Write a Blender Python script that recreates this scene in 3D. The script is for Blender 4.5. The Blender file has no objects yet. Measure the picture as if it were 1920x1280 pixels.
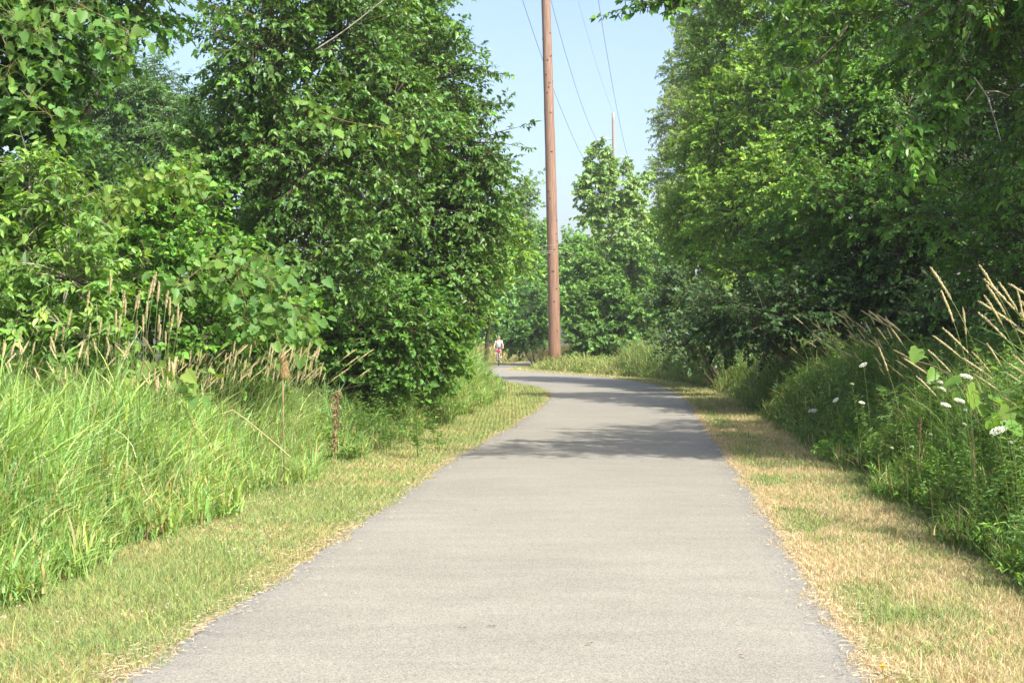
import bpy, math, numpy as np
from mathutils import Vector
S = bpy.context.scene
COL = S.collection
PI = math.pi
# ------------------------------------------------------------------ camera, sky, sun, exposure
CAMZ, FPX, HZ = 1.65, 2667.0, 634.0
cd = bpy.data.cameras.new('camera'); cam = bpy.data.objects.new('camera', cd); COL.objects.link(cam)
cd.lens = 50; cd.sensor_width = 36; cd.clip_start = 0.1; cd.clip_end = 3000
cam.location = (0, 0, CAMZ); cam.rotation_euler = (PI/2 - math.atan(6/FPX), 0, 0)
S.camera = cam
SUN_EL, SUN_AZ = math.radians(47), math.radians(39)     # azimuth: to the right of straight behind the camera
sdir = Vector((math.sin(SUN_AZ)*math.cos(SUN_EL), -math.cos(SUN_AZ)*math.cos(SUN_EL), math.sin(SUN_EL)))
w = bpy.data.worlds.new('World'); S.world = w; w.use_nodes = True
nt = w.node_tree; bg = nt.nodes['Background']
sky = nt.nodes.new('ShaderNodeTexSky'); sky.sky_type = 'NISHITA'; sky.sun_disc = False
sky.sun_elevation = SUN_EL; sky.sun_rotation = math.atan2(sdir.x, sdir.y)
sky.air_density = .97; sky.dust_density = 4.1; sky.ozone_density = 1.1; sky.altitude = 200
nt.links.new(sky.outputs[0], bg.inputs[0]); bg.inputs[1].default_value = 0.15
sl = bpy.data.lights.new('sun', 'SUN'); sl.energy = 4.3; sl.angle = math.radians(0.53); sl.color = (1, .955, .87)
so = bpy.data.objects.new('sun', sl); COL.objects.link(so)
so.rotation_euler = sdir.to_track_quat('Z', 'Y').to_euler()
vs = S.view_settings; vs.view_transform = 'Standard'; vs.look = 'None'; vs.gamma = 1; vs.exposure = 1.0
S.render.engine = 'CYCLES'
c = S.cycles; c.max_bounces = 7; c.diffuse_bounces = 4; c.glossy_bounces = 2; c.transmission_bounces = 5
c.transparent_max_bounces = 4; c.caustics_reflective = False; c.caustics_refractive = False
c.use_adaptive_sampling = True; c.adaptive_threshold = 0.015; c.use_denoising = True

def P(px, py, Y):
    return np.array([(px-960)/FPX*Y, Y, CAMZ-(py-HZ)/FPX*Y])
def G(py): return CAMZ*FPX/(py-HZ)

# ------------------------------------------------------------------ object helpers
def tag(o, label=None, cat=None, group=None, kind=None):
    if label: o['label'] = label
    if cat: o['category'] = cat
    if group: o['group'] = group
    if kind: o['kind'] = kind
    return o
def empty(name, loc=(0, 0, 0), rot=(0, 0, 0)):
    o = bpy.data.objects.new(name, None); o.empty_display_size = .2
    o.location = loc; o.rotation_euler = rot; COL.objects.link(o); return o
def nrm(a): return a/np.maximum(np.linalg.norm(a, axis=-1, keepdims=True), 1e-9)

class MB:
    """collects vertex blocks, face blocks and a pigment per vertex; build() makes ONE mesh object"""
    def __init__(s): s.V = []; s.F = []; s.C = []; s.n = 0
    def add(s, V, faces, col, mat=0, smooth=False):
        V = np.asarray(V, np.float32).reshape(-1, 3); col = np.asarray(col, np.float32)
        if col.ndim == 1: col = np.tile(col, (len(V), 1))
        s.V.append(V); s.C.append(col)
        for f in faces:
            f = np.asarray(f, np.int32)
            s.F.append((f + s.n, mat, smooth))
        s.n += len(V)
    def mesh(s, name, mats, origin=None):
        me = bpy.data.meshes.new(name)
        V = np.concatenate(s.V); C = np.concatenate(s.C)
        if origin is not None: V = V - np.asarray(origin, np.float32)
        lt = np.concatenate([np.full(len(f), f.shape[1], np.int32) for f, _, _ in s.F])
        li = np.concatenate([f.ravel() for f, _, _ in s.F])
        mi = np.concatenate([np.full(len(f), m, np.int32) for f, m, _ in s.F])
        sm = np.concatenate([np.full(len(f), q, bool) for f, _, q in s.F])
        ls = np.concatenate([[0], np.cumsum(lt)[:-1]]).astype(np.int32)
        me.vertices.add(len(V)); me.vertices.foreach_set('co', V.ravel())
        me.loops.add(len(li)); me.loops.foreach_set('vertex_index', li)
        me.polygons.add(len(lt)); me.polygons.foreach_set('loop_start', ls); me.polygons.foreach_set('loop_total', lt)
        me.polygons.foreach_set('material_index', mi); me.polygons.foreach_set('use_smooth', sm)
        at = me.color_attributes.new('tint', 'FLOAT_COLOR', 'POINT')
        at.data.foreach_set('color', np.concatenate([C, np.ones((len(C), 1), np.float32)], 1).ravel())
        for m in mats: me.materials.append(m)
        me.update(); return me
    def build(s, name, mats, parent=None, origin=None):
        if not isinstance(mats, (list, tuple)): mats = [mats]
        if parent is not None and origin is None: origin = parent.location
        me = s.mesh(name, mats, origin)
        o = bpy.data.objects.new(name, me); COL.objects.link(o)
        if parent is not None: o.parent = parent
        elif origin is not None: o.location = origin
        return o

OUT = {  # half outlines of leaves as (along, half width, 1 = widest)
 'oval': [(.28, .9), (.62, .8)],
 'lance': [(.25, .9), (.6, .75)],
 'heart': [(-.06, .55), (.16, 1.), (.5, .78)],
 'grape': [(-.12, .5), (.05, .95), (.3, .85), (.42, 1.0), (.62, .62), (.75, .6)],
 'maple': [(.02, .35), (.0, .8), (.28, .5), (.45, 1.), (.5, .45), (.72, .5), (.74, .2)],
}
def leaves(mb, Pb, D, U, L, W, col, shape='oval', fold=.3, bend=.2, mat=0):
    """n leaves: base points, axis, up normal, length, half width, colour"""
    n = len(Pb); D = nrm(D); R = nrm(np.cross(D, U)); N = np.cross(R, D)
    L = np.broadcast_to(L, (n,))[:, None]; W = np.broadcast_to(W, (n,))[:, None]
    out = OUT[shape]; k = len(out)
    pts = [Pb]
    for sgn in (1, -1):
        for t, q in out:
            pts.append(Pb + D*L*t + R*W*q*sgn + N*(W*q*fold - L*bend*t*t))
    pts.append(Pb + D*L - N*L*bend)
    V = np.stack(pts, 1); m = V.shape[1]
    b = (np.arange(n)*m)[:, None]
    f1 = b + np.array([0] + list(range(1, k+1)) + [m-1])
    f2 = b + np.array([0, m-1] + list(range(2*k, k, -1)))
    mb.add(V.reshape(-1, 3), [f1, f2], np.repeat(col, m, 0), mat)
def sticks(mb, A, B, r1, r2, col, mat=0, sides=3):
    A = np.asarray(A, float).reshape(-1, 3); B = np.asarray(B, float).reshape(-1, 3); n = len(A)
    d = nrm(B-A); ref = np.where(np.abs(d[:, 2:3]) > .9, [[1., 0, 0]], [[0, 0, 1.]])
    u = nrm(np.cross(d, ref)); v = np.cross(d, u)
    r1 = np.broadcast_to(r1, (n,))[:, None]; r2 = np.broadcast_to(r2, (n,))[:, None]
    pts = []
    for X, r in ((A, r1), (B, r2)):
        for i in range(sides):
            a = 2*PI*i/sides; pts.append(X + (u*math.cos(a) + v*math.sin(a))*r)
    V = np.stack(pts, 1); m = 2*sides; b = (np.arange(n)*m)[:, None]
    F = [b + np.array([i, (i+1) % sides, sides+(i+1) % sides, sides+i]) for i in range(sides)]
    col = np.asarray(col, float)
    mb.add(V.reshape(-1, 3), F, np.repeat(col, m, 0) if col.ndim == 2 else col, mat, True)
def tube(mb, pts, rad, col, sides=8, mat=0, jitter=0, rng=None, cap=True):
    pts = np.asarray(pts, float); n = len(pts); rad = np.broadcast_to(rad, (n,))
    T = nrm(np.gradient(pts, axis=0)); ref = np.array([1., 0, 0]) if abs(T[:, 0]).mean() < .8 else np.array([0, 1., 0])
    U = nrm(np.cross(T, ref)); Wv = np.cross(T, U)
    a = np.arange(sides)*2*PI/sides
    r = rad[:, None]*np.ones((n, sides))
    if jitter: r = r*(1+jitter*rng.normal(size=(n, sides)))
    V = pts[:, None] + (U[:, None]*np.cos(a)[None, :, None] + Wv[:, None]*np.sin(a)[None, :, None])*r[..., None]
    i = np.arange(n-1)[:, None]*sides; j = np.arange(sides)[None]; jn = (j+1) % sides
    F = np.stack([i+j, i+jn, i+sides+jn, i+sides+j], -1).reshape(-1, 4)
    fs = [F]
    if cap: fs += [np.arange(sides)[None, ::-1], (np.arange(sides)+(n-1)*sides)[None]]
    mb.add(V.reshape(-1, 3), fs, col, mat, True)
def tints(rng, n, base, var=.18, yel=.25):
    base = np.asarray(base, float); k = np.exp(rng.normal(0, var, (n, 1)))
    y = np.clip(rng.normal(0, yel, (n, 1)), -.4, 1)
    c = base*k*(1 + y*np.array([[.55, .18, -.3]])); return np.clip(c, .003, .8)
def noise1(x, seed=0):
    return (np.sin(x*1.0+seed)+np.sin(x*2.3+seed*1.7+1)*.6+np.sin(x*5.1+seed*.6+2)*.35)/1.95
def vnoise(x, y, seed=0):
    """cheap smooth 2-D value noise 0..1"""
    xi = np.floor(x).astype(np.int64); yi = np.floor(y).astype(np.int64); fx = x-xi; fy = y-yi
    fx = fx*fx*(3-2*fx); fy = fy*fy*(3-2*fy)
    def h(a, b):
        v = (a*374761393 + b*668265263 + seed*362437) & 0x7fffffff
        v = ((v ^ (v >> 13))*1274126177) & 0x7fffffff
        return ((v ^ (v >> 16)) & 0xffff)/65535.
    return (h(xi, yi)*(1-fx)+h(xi+1, yi)*fx)*(1-fy)+(h(xi, yi+1)*(1-fx)+h(xi+1, yi+1)*fx)*fy

# ------------------------------------------------------------------ materials
def newmat(name):
    m = bpy.data.materials.new(name); m.use_nodes = True; t = m.node_tree
    return m, t, t.nodes['Principled BSDF'], t.nodes['Material Output']
def leafmat(name, trans=.35, rough=.42, spec=.5, bright=1.0):
    m, t, p, o = newmat(name)
    a = t.nodes.new('ShaderNodeAttribute'); a.attribute_name = 'tint'
    t.links.new(a.outputs['Color'], p.inputs['Base Color'])
    p.inputs['Roughness'].default_value = rough; p.inputs['Specular IOR Level'].default_value = spec
    tr = t.nodes.new('ShaderNodeBsdfTranslucent')
    mx = t.nodes.new('ShaderNodeMix'); mx.data_type = 'RGBA'; mx.blend_type = 'MULTIPLY'; mx.inputs[0].default_value = 1
    t.links.new(a.outputs['Color'], mx.inputs[6]); mx.inputs[7].default_value = (1.7*bright, 1.5*bright, .55*bright, 1)
    t.links.new(mx.outputs[2], tr.inputs['Color'])
    ms = t.nodes.new('ShaderNodeMixShader'); ms.inputs[0].default_value = trans
    t.links.new(p.outputs[0], ms.inputs[1]); t.links.new(tr.outputs[0], ms.inputs[2]); t.links.new(ms.outputs[0], o.inputs[0])
    return m
def tintmat(name, rough=.8, spec=.3):
    m, t, p, o = newmat(name)
    a = t.nodes.new('ShaderNodeAttribute'); a.attribute_name = 'tint'
    n = t.nodes.new('ShaderNodeTexNoise'); n.inputs['Scale'].default_value = 40; n.inputs['Detail'].default_value = 4
    mr = t.nodes.new('ShaderNodeMapRange'); mr.inputs[3].default_value = .65; mr.inputs[4].default_value = 1.35
    t.links.new(n.outputs[0], mr.inputs[0])
    v = t.nodes.new('ShaderNodeVectorMath'); v.operation = 'SCALE'
    t.links.new(a.outputs['Color'], v.inputs[0]); t.links.new(mr.outputs[0], v.inputs['Scale']); t.links.new(v.outputs[0], p.inputs['Base Color'])
    p.inputs['Roughness'].default_value = rough; p.inputs['Specular IOR Level'].default_value = spec
    return m
def plain(name, rgb, rough=.5, metal=0):
    m, t, p, o = newmat(name)
    n = t.nodes.new('ShaderNodeTexNoise'); n.inputs['Scale'].default_value = 30
    mr = t.nodes.new('ShaderNodeMapRange'); mr.inputs[3].default_value = .88; mr.inputs[4].default_value = 1.08
    t.links.new(n.outputs[0], mr.inputs[0])
    v = t.nodes.new('ShaderNodeVectorMath'); v.operation = 'SCALE'; v.inputs[0].default_value = rgb
    t.links.new(mr.outputs[0], v.inputs['Scale']); t.links.new(v.outputs[0], p.inputs['Base Color'])
    p.inputs['Roughness'].default_value = rough; p.inputs['Metallic'].default_value = metal
    return m
M_GLOSS = leafmat('glossy_leaf', .33, .40, .45)
M_LEAF = leafmat('soft_leaf', .38, .5, .4)
M_VINE = leafmat('vine_leaf', .42, .5, .35)
M_GRASS = leafmat('grass_blade', .35, .5, .35, .85)
M_DRY = leafmat('dry_blade', .2, .7, .2, .6)
M_TWIG = tintmat('twig_bark'); M_SEED = leafmat('seed_husk', .25, .75, .15, .6)
M_PETAL = leafmat('white_petal', .25, .6, .2, .62)

M_STRAWSTEM = plain('bleached_stem', (.42, .34, .18), .8)
def bark_mat(name, c1, c2, sx=6, sz=1.2):
    m, t, p, o = newmat(name)
    tc = t.nodes.new('ShaderNodeTexCoord'); mp = t.nodes.new('ShaderNodeMapping')
    mp.inputs['Scale'].default_value = (sx, sx, sz); t.links.new(tc.outputs['Object'], mp.inputs[0])
    n = t.nodes.new('ShaderNodeTexNoise'); n.inputs['Scale'].default_value = 4; n.inputs['Detail'].default_value = 8; n.inputs['Roughness'].default_value = .65
    t.links.new(mp.outputs[0], n.inputs[0])
    cr = t.nodes.new('ShaderNodeValToRGB'); cr.color_ramp.elements[0].position = .32; cr.color_ramp.elements[1].position = .68
    cr.color_ramp.elements[0].color = (*c1, 1); cr.color_ramp.elements[1].color = (*c2, 1)
    t.links.new(n.outputs[0], cr.inputs[0]); t.links.new(cr.outputs[0], p.inputs['Base Color'])
    b = t.nodes.new('ShaderNodeBump'); b.inputs['Strength'].default_value = .6; b.inputs['Distance'].default_value = .03
    t.links.new(n.outputs[0], b.inputs['Height']); t.links.new(b.outputs[0], p.inputs['Normal'])
    p.inputs['Roughness'].default_value = .85; return m
M_BARK = bark_mat('grey_brown_bark', (.05, .038, .028), (.2, .16, .12))
M_BARKP = bark_mat('pale_bark', (.2, .17, .13), (.5, .46, .38))

# ------------------------------------------------------------------ path outline
LE = [(-4.2, -8), (-2.55, 0), (-1.89, 6.81), (-1.59, 9.87), (-1.30, 13.3), (-.75, 19.9), (0, 26.5), (.72, 34.5), (1.07, 40.7), (.98, 46.5), (.15, 52), (-.95, 57), (-1.75, 64), (-1.85, 71), (-1.55, 77), (-1.2, 82.5), (-.35, 91), (1.5, 98.5), (5, 104), (12, 109), (24, 112)]
RE = [(-.6, -8), (1.05, 0), (1.74, 6.81), (2.04, 10), (2.40, 13.6), (2.95, 19.5), (3.6, 26.5), (4.35, 34.5), (4.85, 41), (5.1, 47.5), (4.7, 54.5), (3.4, 62), (1.6, 68), (.35, 72.0), (-.2, 75.5), (-.12, 79.5), (.45, 84), (1.9, 89.5), (5, 95), (12, 100), (24, 103)]
def spline(pts, per=8):
    p = np.array(pts, float); q = np.vstack([2*p[0]-p[1], p, 2*p[-1]-p[-2]]); out = []
    for i in range(1, len(q)-2):
        for t in np.arange(per)/per:
            a, b, c_, d = q[i-1], q[i], q[i+1], q[i+2]
            out.append(.5*((2*b)+(-a+c_)*t+(2*a-5*b+4*c_-d)*t*t+(-a+3*b-3*c_+d)*t**3))
    out.append(p[-1]); return np.array(out)
EL, ER = spline(LE), spline(RE)
EC = (EL+ER)/2; EW = np.linalg.norm(EL-ER, axis=1)/2
def segdist(x, y, poly):
    best = np.full(x.shape, 1e9)
    for i in range(len(poly)-1):
        a, b = poly[i], poly[i+1]; d = b-a; L2 = d@d
        t = np.clip(((x-a[0])*d[0]+(y-a[1])*d[1])/L2, 0, 1)
        best = np.minimum(best, (x-a[0]-t*d[0])**2+(y-a[1]-t*d[1])**2)
    return np.sqrt(best)
PL = spline(LE, 3); PR = spline(RE, 3); POLY = np.vstack([PL, PR[::-1]])
def inside(x, y):
    c_ = np.zeros(x.shape, bool); n = len(POLY)
    for i in range(n):
        x1, y1 = POLY[i]; x2, y2 = POLY[(i+1) % n]
        if y1 == y2: continue
        c_ ^= ((y1 > y) != (y2 > y)) & (x < (x2-x1)*(y-y1)/(y2-y1)+x1)
    return c_
def pdist(x, y):
    """distance outside the path's edge (negative on the path)"""
    x = np.asarray(x, float); y = np.asarray(y, float)
    d = np.minimum(segdist(x, y, PL), segdist(x, y, PR)); return np.where(inside(x, y), -d, d)
def hgt_d(x, y, d):
    s = np.clip((d-1.3)/3.5, 0, 1); s = s*s*(3-2*s)
    fade = np.clip(1-(y-45)/20, 0, 1)
    return -.02*np.clip(d/.2, 0, 1) + s*(.28*fade+.03*noise1(x*.8+y*.5)) + .012*noise1(x*2+y*1.3, 2)*np.clip(d/1., 0, 1)
def hgt(x, y):
    return hgt_d(np.asarray(x, float), np.asarray(y, float), pdist(x, y))
def hg(x, y): return float(hgt(np.array([x]), np.array([y]))[0])

# ------------------------------------------------------------------ ground and path
def ground():
    xs = np.unique(np.concatenate([-np.geomspace(14, 320, 20), np.linspace(-14, 14, 190), np.geomspace(14, 320, 20)]))
    ys = np.unique(np.concatenate([-np.geomspace(8, 70, 10)[::-1], np.linspace(-8, 30, 190), np.linspace(30, 115, 150), np.geomspace(116, 470, 20)]))
    X, Y = np.meshgrid(xs, ys); Z = hgt(X.ravel(), Y.ravel())
    V = np.stack([X.ravel(), Y.ravel(), Z], 1); nx, ny = len(xs), len(ys)
    i = np.arange(ny-1)[:, None]*nx; j = np.arange(nx-1)[None]
    F = np.stack([i+j, i+j+1, i+nx+j+1, i+nx+j], -1).reshape(-1, 4)
    d = pdist(X.ravel(), Y.ravel())
    mb = MB(); mb.add(V, [F], np.stack([np.clip(d/4+.25, 0, 1)]*3, 1), 0, True)
    m, t, p, o = newmat('soil_and_thatch')
    a = t.nodes.new('ShaderNodeAttribute'); a.attribute_name = 'tint'
    n1 = t.nodes.new('ShaderNodeTexNoise'); n1.inputs['Scale'].default_value = .9; n1.inputs['Detail'].default_value = 6
    n2 = t.nodes.new('ShaderNodeTexNoise'); n2.inputs['Scale'].default_value = 60; n2.inputs['Detail'].default_value = 5
    tc = t.nodes.new('ShaderNodeTexCoord')
    for n in (n1, n2): t.links.new(tc.outputs['Object'], n.inputs[0])
    r1 = t.nodes.new('ShaderNodeValToRGB'); e = r1.color_ramp.elements
    e[0].position = .35; e[0].color = (.40, .32, .22, 1); e[1].position = .7; e[1].color = (.20, .22, .08, 1)
    t.links.new(n1.outputs[0], r1.inputs[0])
    r2 = t.nodes.new('ShaderNodeValToRGB'); e = r2.color_ramp.elements
    e[0].position = .3; e[0].color = (.45, .42, .4, 1); e[1].position = .7; e[1].color = (1.4, 1.35, 1.2, 1)
    t.links.new(n2.outputs[0], r2.inputs[0])
    mx = t.nodes.new('ShaderNodeMix'); mx.data_type = 'RGBA'; mx.blend_type = 'MULTIPLY'; mx.inputs[0].default_value = 1
    t.links.new(r1.outputs[0], mx.inputs[6]); t.links.new(r2.outputs[0], mx.inputs[7])
    # humus under the tall growth
    mr = t.nodes.new('ShaderNodeMapRange'); mr.inputs[1].default_value = .55; mr.inputs[2].default_value = .8
    t.links.new(a.outputs['Fac'], mr.inputs[0])
    m2 = t.nodes.new('ShaderNodeMix'); m2.data_type = 'RGBA'; t.links.new(mr.outputs[0], m2.inputs[0])
    t.links.new(mx.outputs[2], m2.inputs[6]); m2.inputs[7].default_value = (.06, .065, .025, 1)
    t.links.new(m2.outputs[2], p.inputs['Base Color']); p.inputs['Roughness'].default_value = .95
    b = t.nodes.new('ShaderNodeBump'); b.inputs['Strength'].default_value = .5; b.inputs['Distance'].default_value = .02
    t.links.new(n2.outputs[0], b.inputs['Height']); t.links.new(b.outputs[0], p.inputs['Normal'])
    tag(mb.build('ground', m), kind='structure')
ground()

def path():
    n = len(EL); K = 9; rng = np.random.default_rng(5)
    # finer strip rows near the camera and slightly ragged edges
    from_i = np.linspace(0, n-1, 1400); idx = np.arange(n)
    L = np.stack([np.interp(from_i, idx, EL[:, k]) for k in (0, 1)], 1); R = np.stack([np.interp(from_i, idx, ER[:, k]) for k in (0, 1)], 1)
    u = nrm(R-L); m_ = len(L); s = np.cumsum(np.r_[0, np.linalg.norm(np.diff((L+R)/2, axis=0), axis=1)])
    jl = .022*noise1(s*9, 1)+.02*noise1(s*31, 4); jr = .022*noise1(s*8, 7)+.02*noise1(s*29, 9)
    L = L+u*jl[:, None]; R = R+u*jr[:, None]
    f = np.linspace(0, 1, K); V = L[:, None]*(1-f)[None, :, None]+R[:, None]*f[None, :, None]
    Z = np.full((m_, K), .012); Z[:, 0] = Z[:, -1] = .004; Z[:, K//2] = .02
    V = np.concatenate([V, Z[..., None]], 2)
    i = np.arange(m_-1)[:, None]*K; j = np.arange(K-1)[None]
    F = np.stack([i+j, i+j+1, i+K+j+1, i+K+j], -1).reshape(-1, 4)
    edge = np.abs(f-.5)*2; cc = np.tile(edge[None, :, None], (m_, 1, 3)).reshape(-1, 3)
    mb = MB(); mb.add(V.reshape(-1, 3), [F], cc, 0, True)
    m, t, p, o = newmat('weathered_asphalt')
    tc = t.nodes.new('ShaderNodeTexCoord'); N = t.nodes.new; Lk = t.links.new
    vo = N('ShaderNodeTexVoronoi'); vo.inputs['Scale'].default_value = 130; Lk(tc.outputs['Object'], vo.inputs[0])
    n1 = N('ShaderNodeTexNoise'); n1.inputs['Scale'].default_value = 220; n1.inputs['Detail'].default_value = 3; Lk(tc.outputs['Object'], n1.inputs[0])
    n2 = N('ShaderNodeTexNoise'); n2.inputs['Scale'].default_value = .55; n2.inputs['Detail'].default_value = 5; Lk(tc.outputs['Object'], n2.inputs[0])
    mp = N('ShaderNodeMapping'); mp.inputs['Scale'].default_value = (.8, 2.6, 1); mp.inputs['Rotation'].default_value = (0, 0, -.35); Lk(tc.outputs['Object'], mp.inputs[0])
    n3 = N('ShaderNodeTexNoise'); n3.inputs['Scale'].default_value = 1.3; n3.inputs['Detail'].default_value = 7; n3.inputs['Roughness'].default_value = .62; Lk(mp.outputs[0], n3.inputs[0])
    r = N('ShaderNodeValToRGB'); e = r.color_ramp.elements
    e[0].position = .0; e[0].color = (.142, .134, .116, 1); e[1].position = 1; e[1].color = (.345, .322, .268, 1)
    el = e.new(.5); el.color = (.245, .230, .190, 1)
    Lk(vo.outputs['Color'], r.inputs[0])
    def mul(inp, node, lo, hi, a0=.3, a1=.7):
        mr = N('ShaderNodeMapRange'); mr.inputs[1].default_value = a0; mr.inputs[2].default_value = a1; mr.inputs[3].default_value = lo; mr.inputs[4].default_value = hi
        Lk(node.outputs[0], mr.inputs[0]); v = N('ShaderNodeVectorMath'); v.operation = 'SCALE'; Lk(inp, v.inputs[0]); Lk(mr.outputs[0], v.inputs['Scale']); return v.outputs[0]
    col = mul(r.outputs[0], n1, .72, 1.28)
    col = mul(col, n2, .93, 1.06); col = mul(col, n3, .93, 1.05, .35, .65)
    # bluish darker, cleaner stone towards the worn margins
    a = N('ShaderNodeAttribute'); a.attribute_name = 'tint'
    mr = N('ShaderNodeMapRange'); mr.inputs[1].default_value = .86; mr.inputs[2].default_value = 1.0; Lk(a.outputs['Fac'], mr.inputs[0])
    mx = N('ShaderNodeMix'); mx.data_type = 'RGBA'; mx.blend_type = 'MULTIPLY'; Lk(mr.outputs[0], mx.inputs[0]); Lk(col, mx.inputs[6]); mx.inputs[7].default_value = (.84, .87, .94, 1)
    Lk(mx.outputs[2], p.inputs['Base Color']); p.inputs['Roughness'].default_value = .9; p.inputs['Specular IOR Level'].default_value = .25
    b = N('ShaderNodeBump'); b.inputs['Strength'].default_value = .3; b.inputs['Distance'].default_value = .0015
    Lk(vo.outputs['Distance'], b.inputs['Height']); Lk(b.outputs[0], p.inputs['Normal'])
    tag(mb.build('path', m), kind='structure')
path()

# ------------------------------------------------------------------ mown grass verge
def blades(mb, x, y, z, h, w, lean, az, col, mat=0, segs=2):
    """bent blades of grass, vectorised"""
    n = len(x); base = np.stack([x, y, z], 1)
    ld = np.stack([np.cos(az), np.sin(az), np.zeros(n)], 1)
    wa = az + PI/2 + np.sin(x*77)*1.2
    side = np.stack([np.cos(wa), np.sin(wa), np.zeros(n)], 1)
    pts = []
    for s in range(segs):
        t = s/segs; up = h*(t - .35*lean*t*t); out = h*lean*t*t*1.0+h*.12*t*lean
        c_ = base + ld*out[:, None]; c_[:, 2] += up; ww = (w*(1-.45*t))[:, None]
        pts += [c_-side*ww, c_+side*ww]
    t = 1.; c_ = base+ld*(h*lean*1.12)[:, None]; c_[:, 2] += h*(1-.35*lean); pts.append(c_)
    V = np.stack(pts, 1); m = 2*segs+1; b = (np.arange(n)*m)[:, None]
    F = [b+np.array([2*s, 2*s+1, 2*s+3, 2*s+2]) for s in range(segs-1)]
    T = b+np.array([2*segs-2, 2*segs-1, 2*segs])
    mb.add(V.reshape(-1, 3), F+[T], np.repeat(col, m, 0), mat)
def mown():
    rng = np.random.default_rng(11); mb = MB()
    for (y0, y1, n, sc) in ((6.0, 11, 210000, 1.), (11, 18, 170000, 1.3), (18, 32, 150000, 1.9), (32, 60, 110000, 3.0), (60, 105, 60000, 4.5)):
        k = int(n*3.0); y = rng.uniform(y0, y1, k); x = rng.uniform(-5.2, 8.5, k)
        if y0 >= 60: x = rng.uniform(-7, 14, k)
        d = pdist(x, y)
        lim = 1.75+.25*noise1(y*1.3+x)
        rag = .07*noise1(y*2.6+x*.3, 6)+.06*noise1(y*7.3, 2)+.10*(vnoise(y*.8, x*.8, 21) > .7)
        kp = (d > -.05+rag) & (d < lim) & (np.abs(x)/np.maximum(y, .1) < .43)
        x, y, d = x[kp][:n], y[kp][:n], d[kp][:n]; m = len(x)
        pr = (vnoise(x*1.3, y*1.3, 3)*.55+vnoise(x*4, y*4, 5)*.45)
        cl = np.interp(y, EC[:, 1], EC[:, 0], ) if y1 <= 60 else x*0
        right = x > np.interp(y, EC[:130, 1], EC[:130, 0])
        # right verge is burnt to straw, the left greener; both greener away from the very edge
        edge = np.exp(-np.clip(d, 0, 9)/.09)
        strip = np.exp(-((d-.32)/.22)**2)*(vnoise(x*.9, y*.9, 9) > .42)
        green = np.where(right, .15+.95*np.clip(pr-.50, 0, 1)*2+.55*strip+np.where(d > 1.25, .35, 0), .86+1.4*(pr-.5)) - edge*np.where(right, .5, .28)
        green = np.where(y > 34, np.maximum(green, .5), green) - .0
        isg = rng.random(m) < np.clip(green, .03, .95)
        gc = tints(rng, m, (.21, .31, .095), .25, .3); dc = tints(rng, m, (.56, .45, .26), .22, .1)
        dc[~right] *= np.array([.86, .84, .72])
        rd = rng.random(m) < .06; dc[rd] = tints(rng, m, (.40, .20, .11), .2, .1)[rd]
        yg = tints(rng, m, (.33, .35, .14), .2, .2); mixm = rng.random(m) < .4; gc[mixm] = yg[mixm]
        col = np.where(isg[:, None], gc, dc)
        hh = rng.gamma(5, .0085, m)*np.where(isg, 1.15, .95)*(1-.55*edge)*(.75+.6*pr)
        tall = rng.random(m) < .02; hh = np.where(tall, hh*2.0, hh)
        hh *= 1+ .25*(sc-1)*.4
        blades(mb, x, y, hgt_d(x, y, d), hh, rng.uniform(.0011, .0024, m)*sc, np.clip(rng.gamma(2, .42, m), 0, 1.9), rng.uniform(0, 2*PI, m), col, 0)
    tag(mb.build('mown_grass', M_DRY), 'short mown verge grass, part green and part burnt to straw, along both path edges', 'grass', kind='stuff')
    # straw litter on the margins of the asphalt
    mb = MB(); n = 30000
    for poly, sg in ((EL, -1), (ER, 1)):
        s = rng.random(n//2)**1.3*95; i = np.clip(np.interp(s, np.r_[0, np.cumsum(np.linalg.norm(np.diff(poly[16:], axis=0), axis=1))], np.arange(len(poly)-16))+16, 0, len(poly)-2)
        i0 = i.astype(int); f = (i-i0)[:, None]; c_ = poly[i0]*(1-f)+poly[i0+1]*f
        t = nrm(poly[i0+1]-poly[i0]); nn = np.stack([t[:, 1], -t[:, 0]], 1)*sg
        off = rng.normal(.035, .07, len(s))*(.4+1.6*vnoise(s*2.2, s*0+sg, 4)); far = rng.random(len(s)) < .010; off = np.where(far, -rng.random(len(s))*.5, off)
        q = c_+nn*off[:, None]; m = len(q)
        ang = rng.uniform(0, 2*PI, m); D = np.stack([np.cos(ang), np.sin(ang), rng.normal(0, .12, m)], 1)
        U = np.stack([rng.normal(0, .3, m), rng.normal(0, .3, m), np.ones(m)], 1)
        leaves(mb, np.column_stack([q, np.full(m, .022)]), D, U, rng.uniform(.02, .06, m), rng.uniform(.0015, .0035, m), tints(rng, m, (.56, .46, .33), .2, .1), 'lance', .3, .05)
    tag(mb.build('straw_litter', M_DRY), 'dry straw clippings scattered along the edges of the asphalt', 'straw', kind='stuff')
mown()

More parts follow.
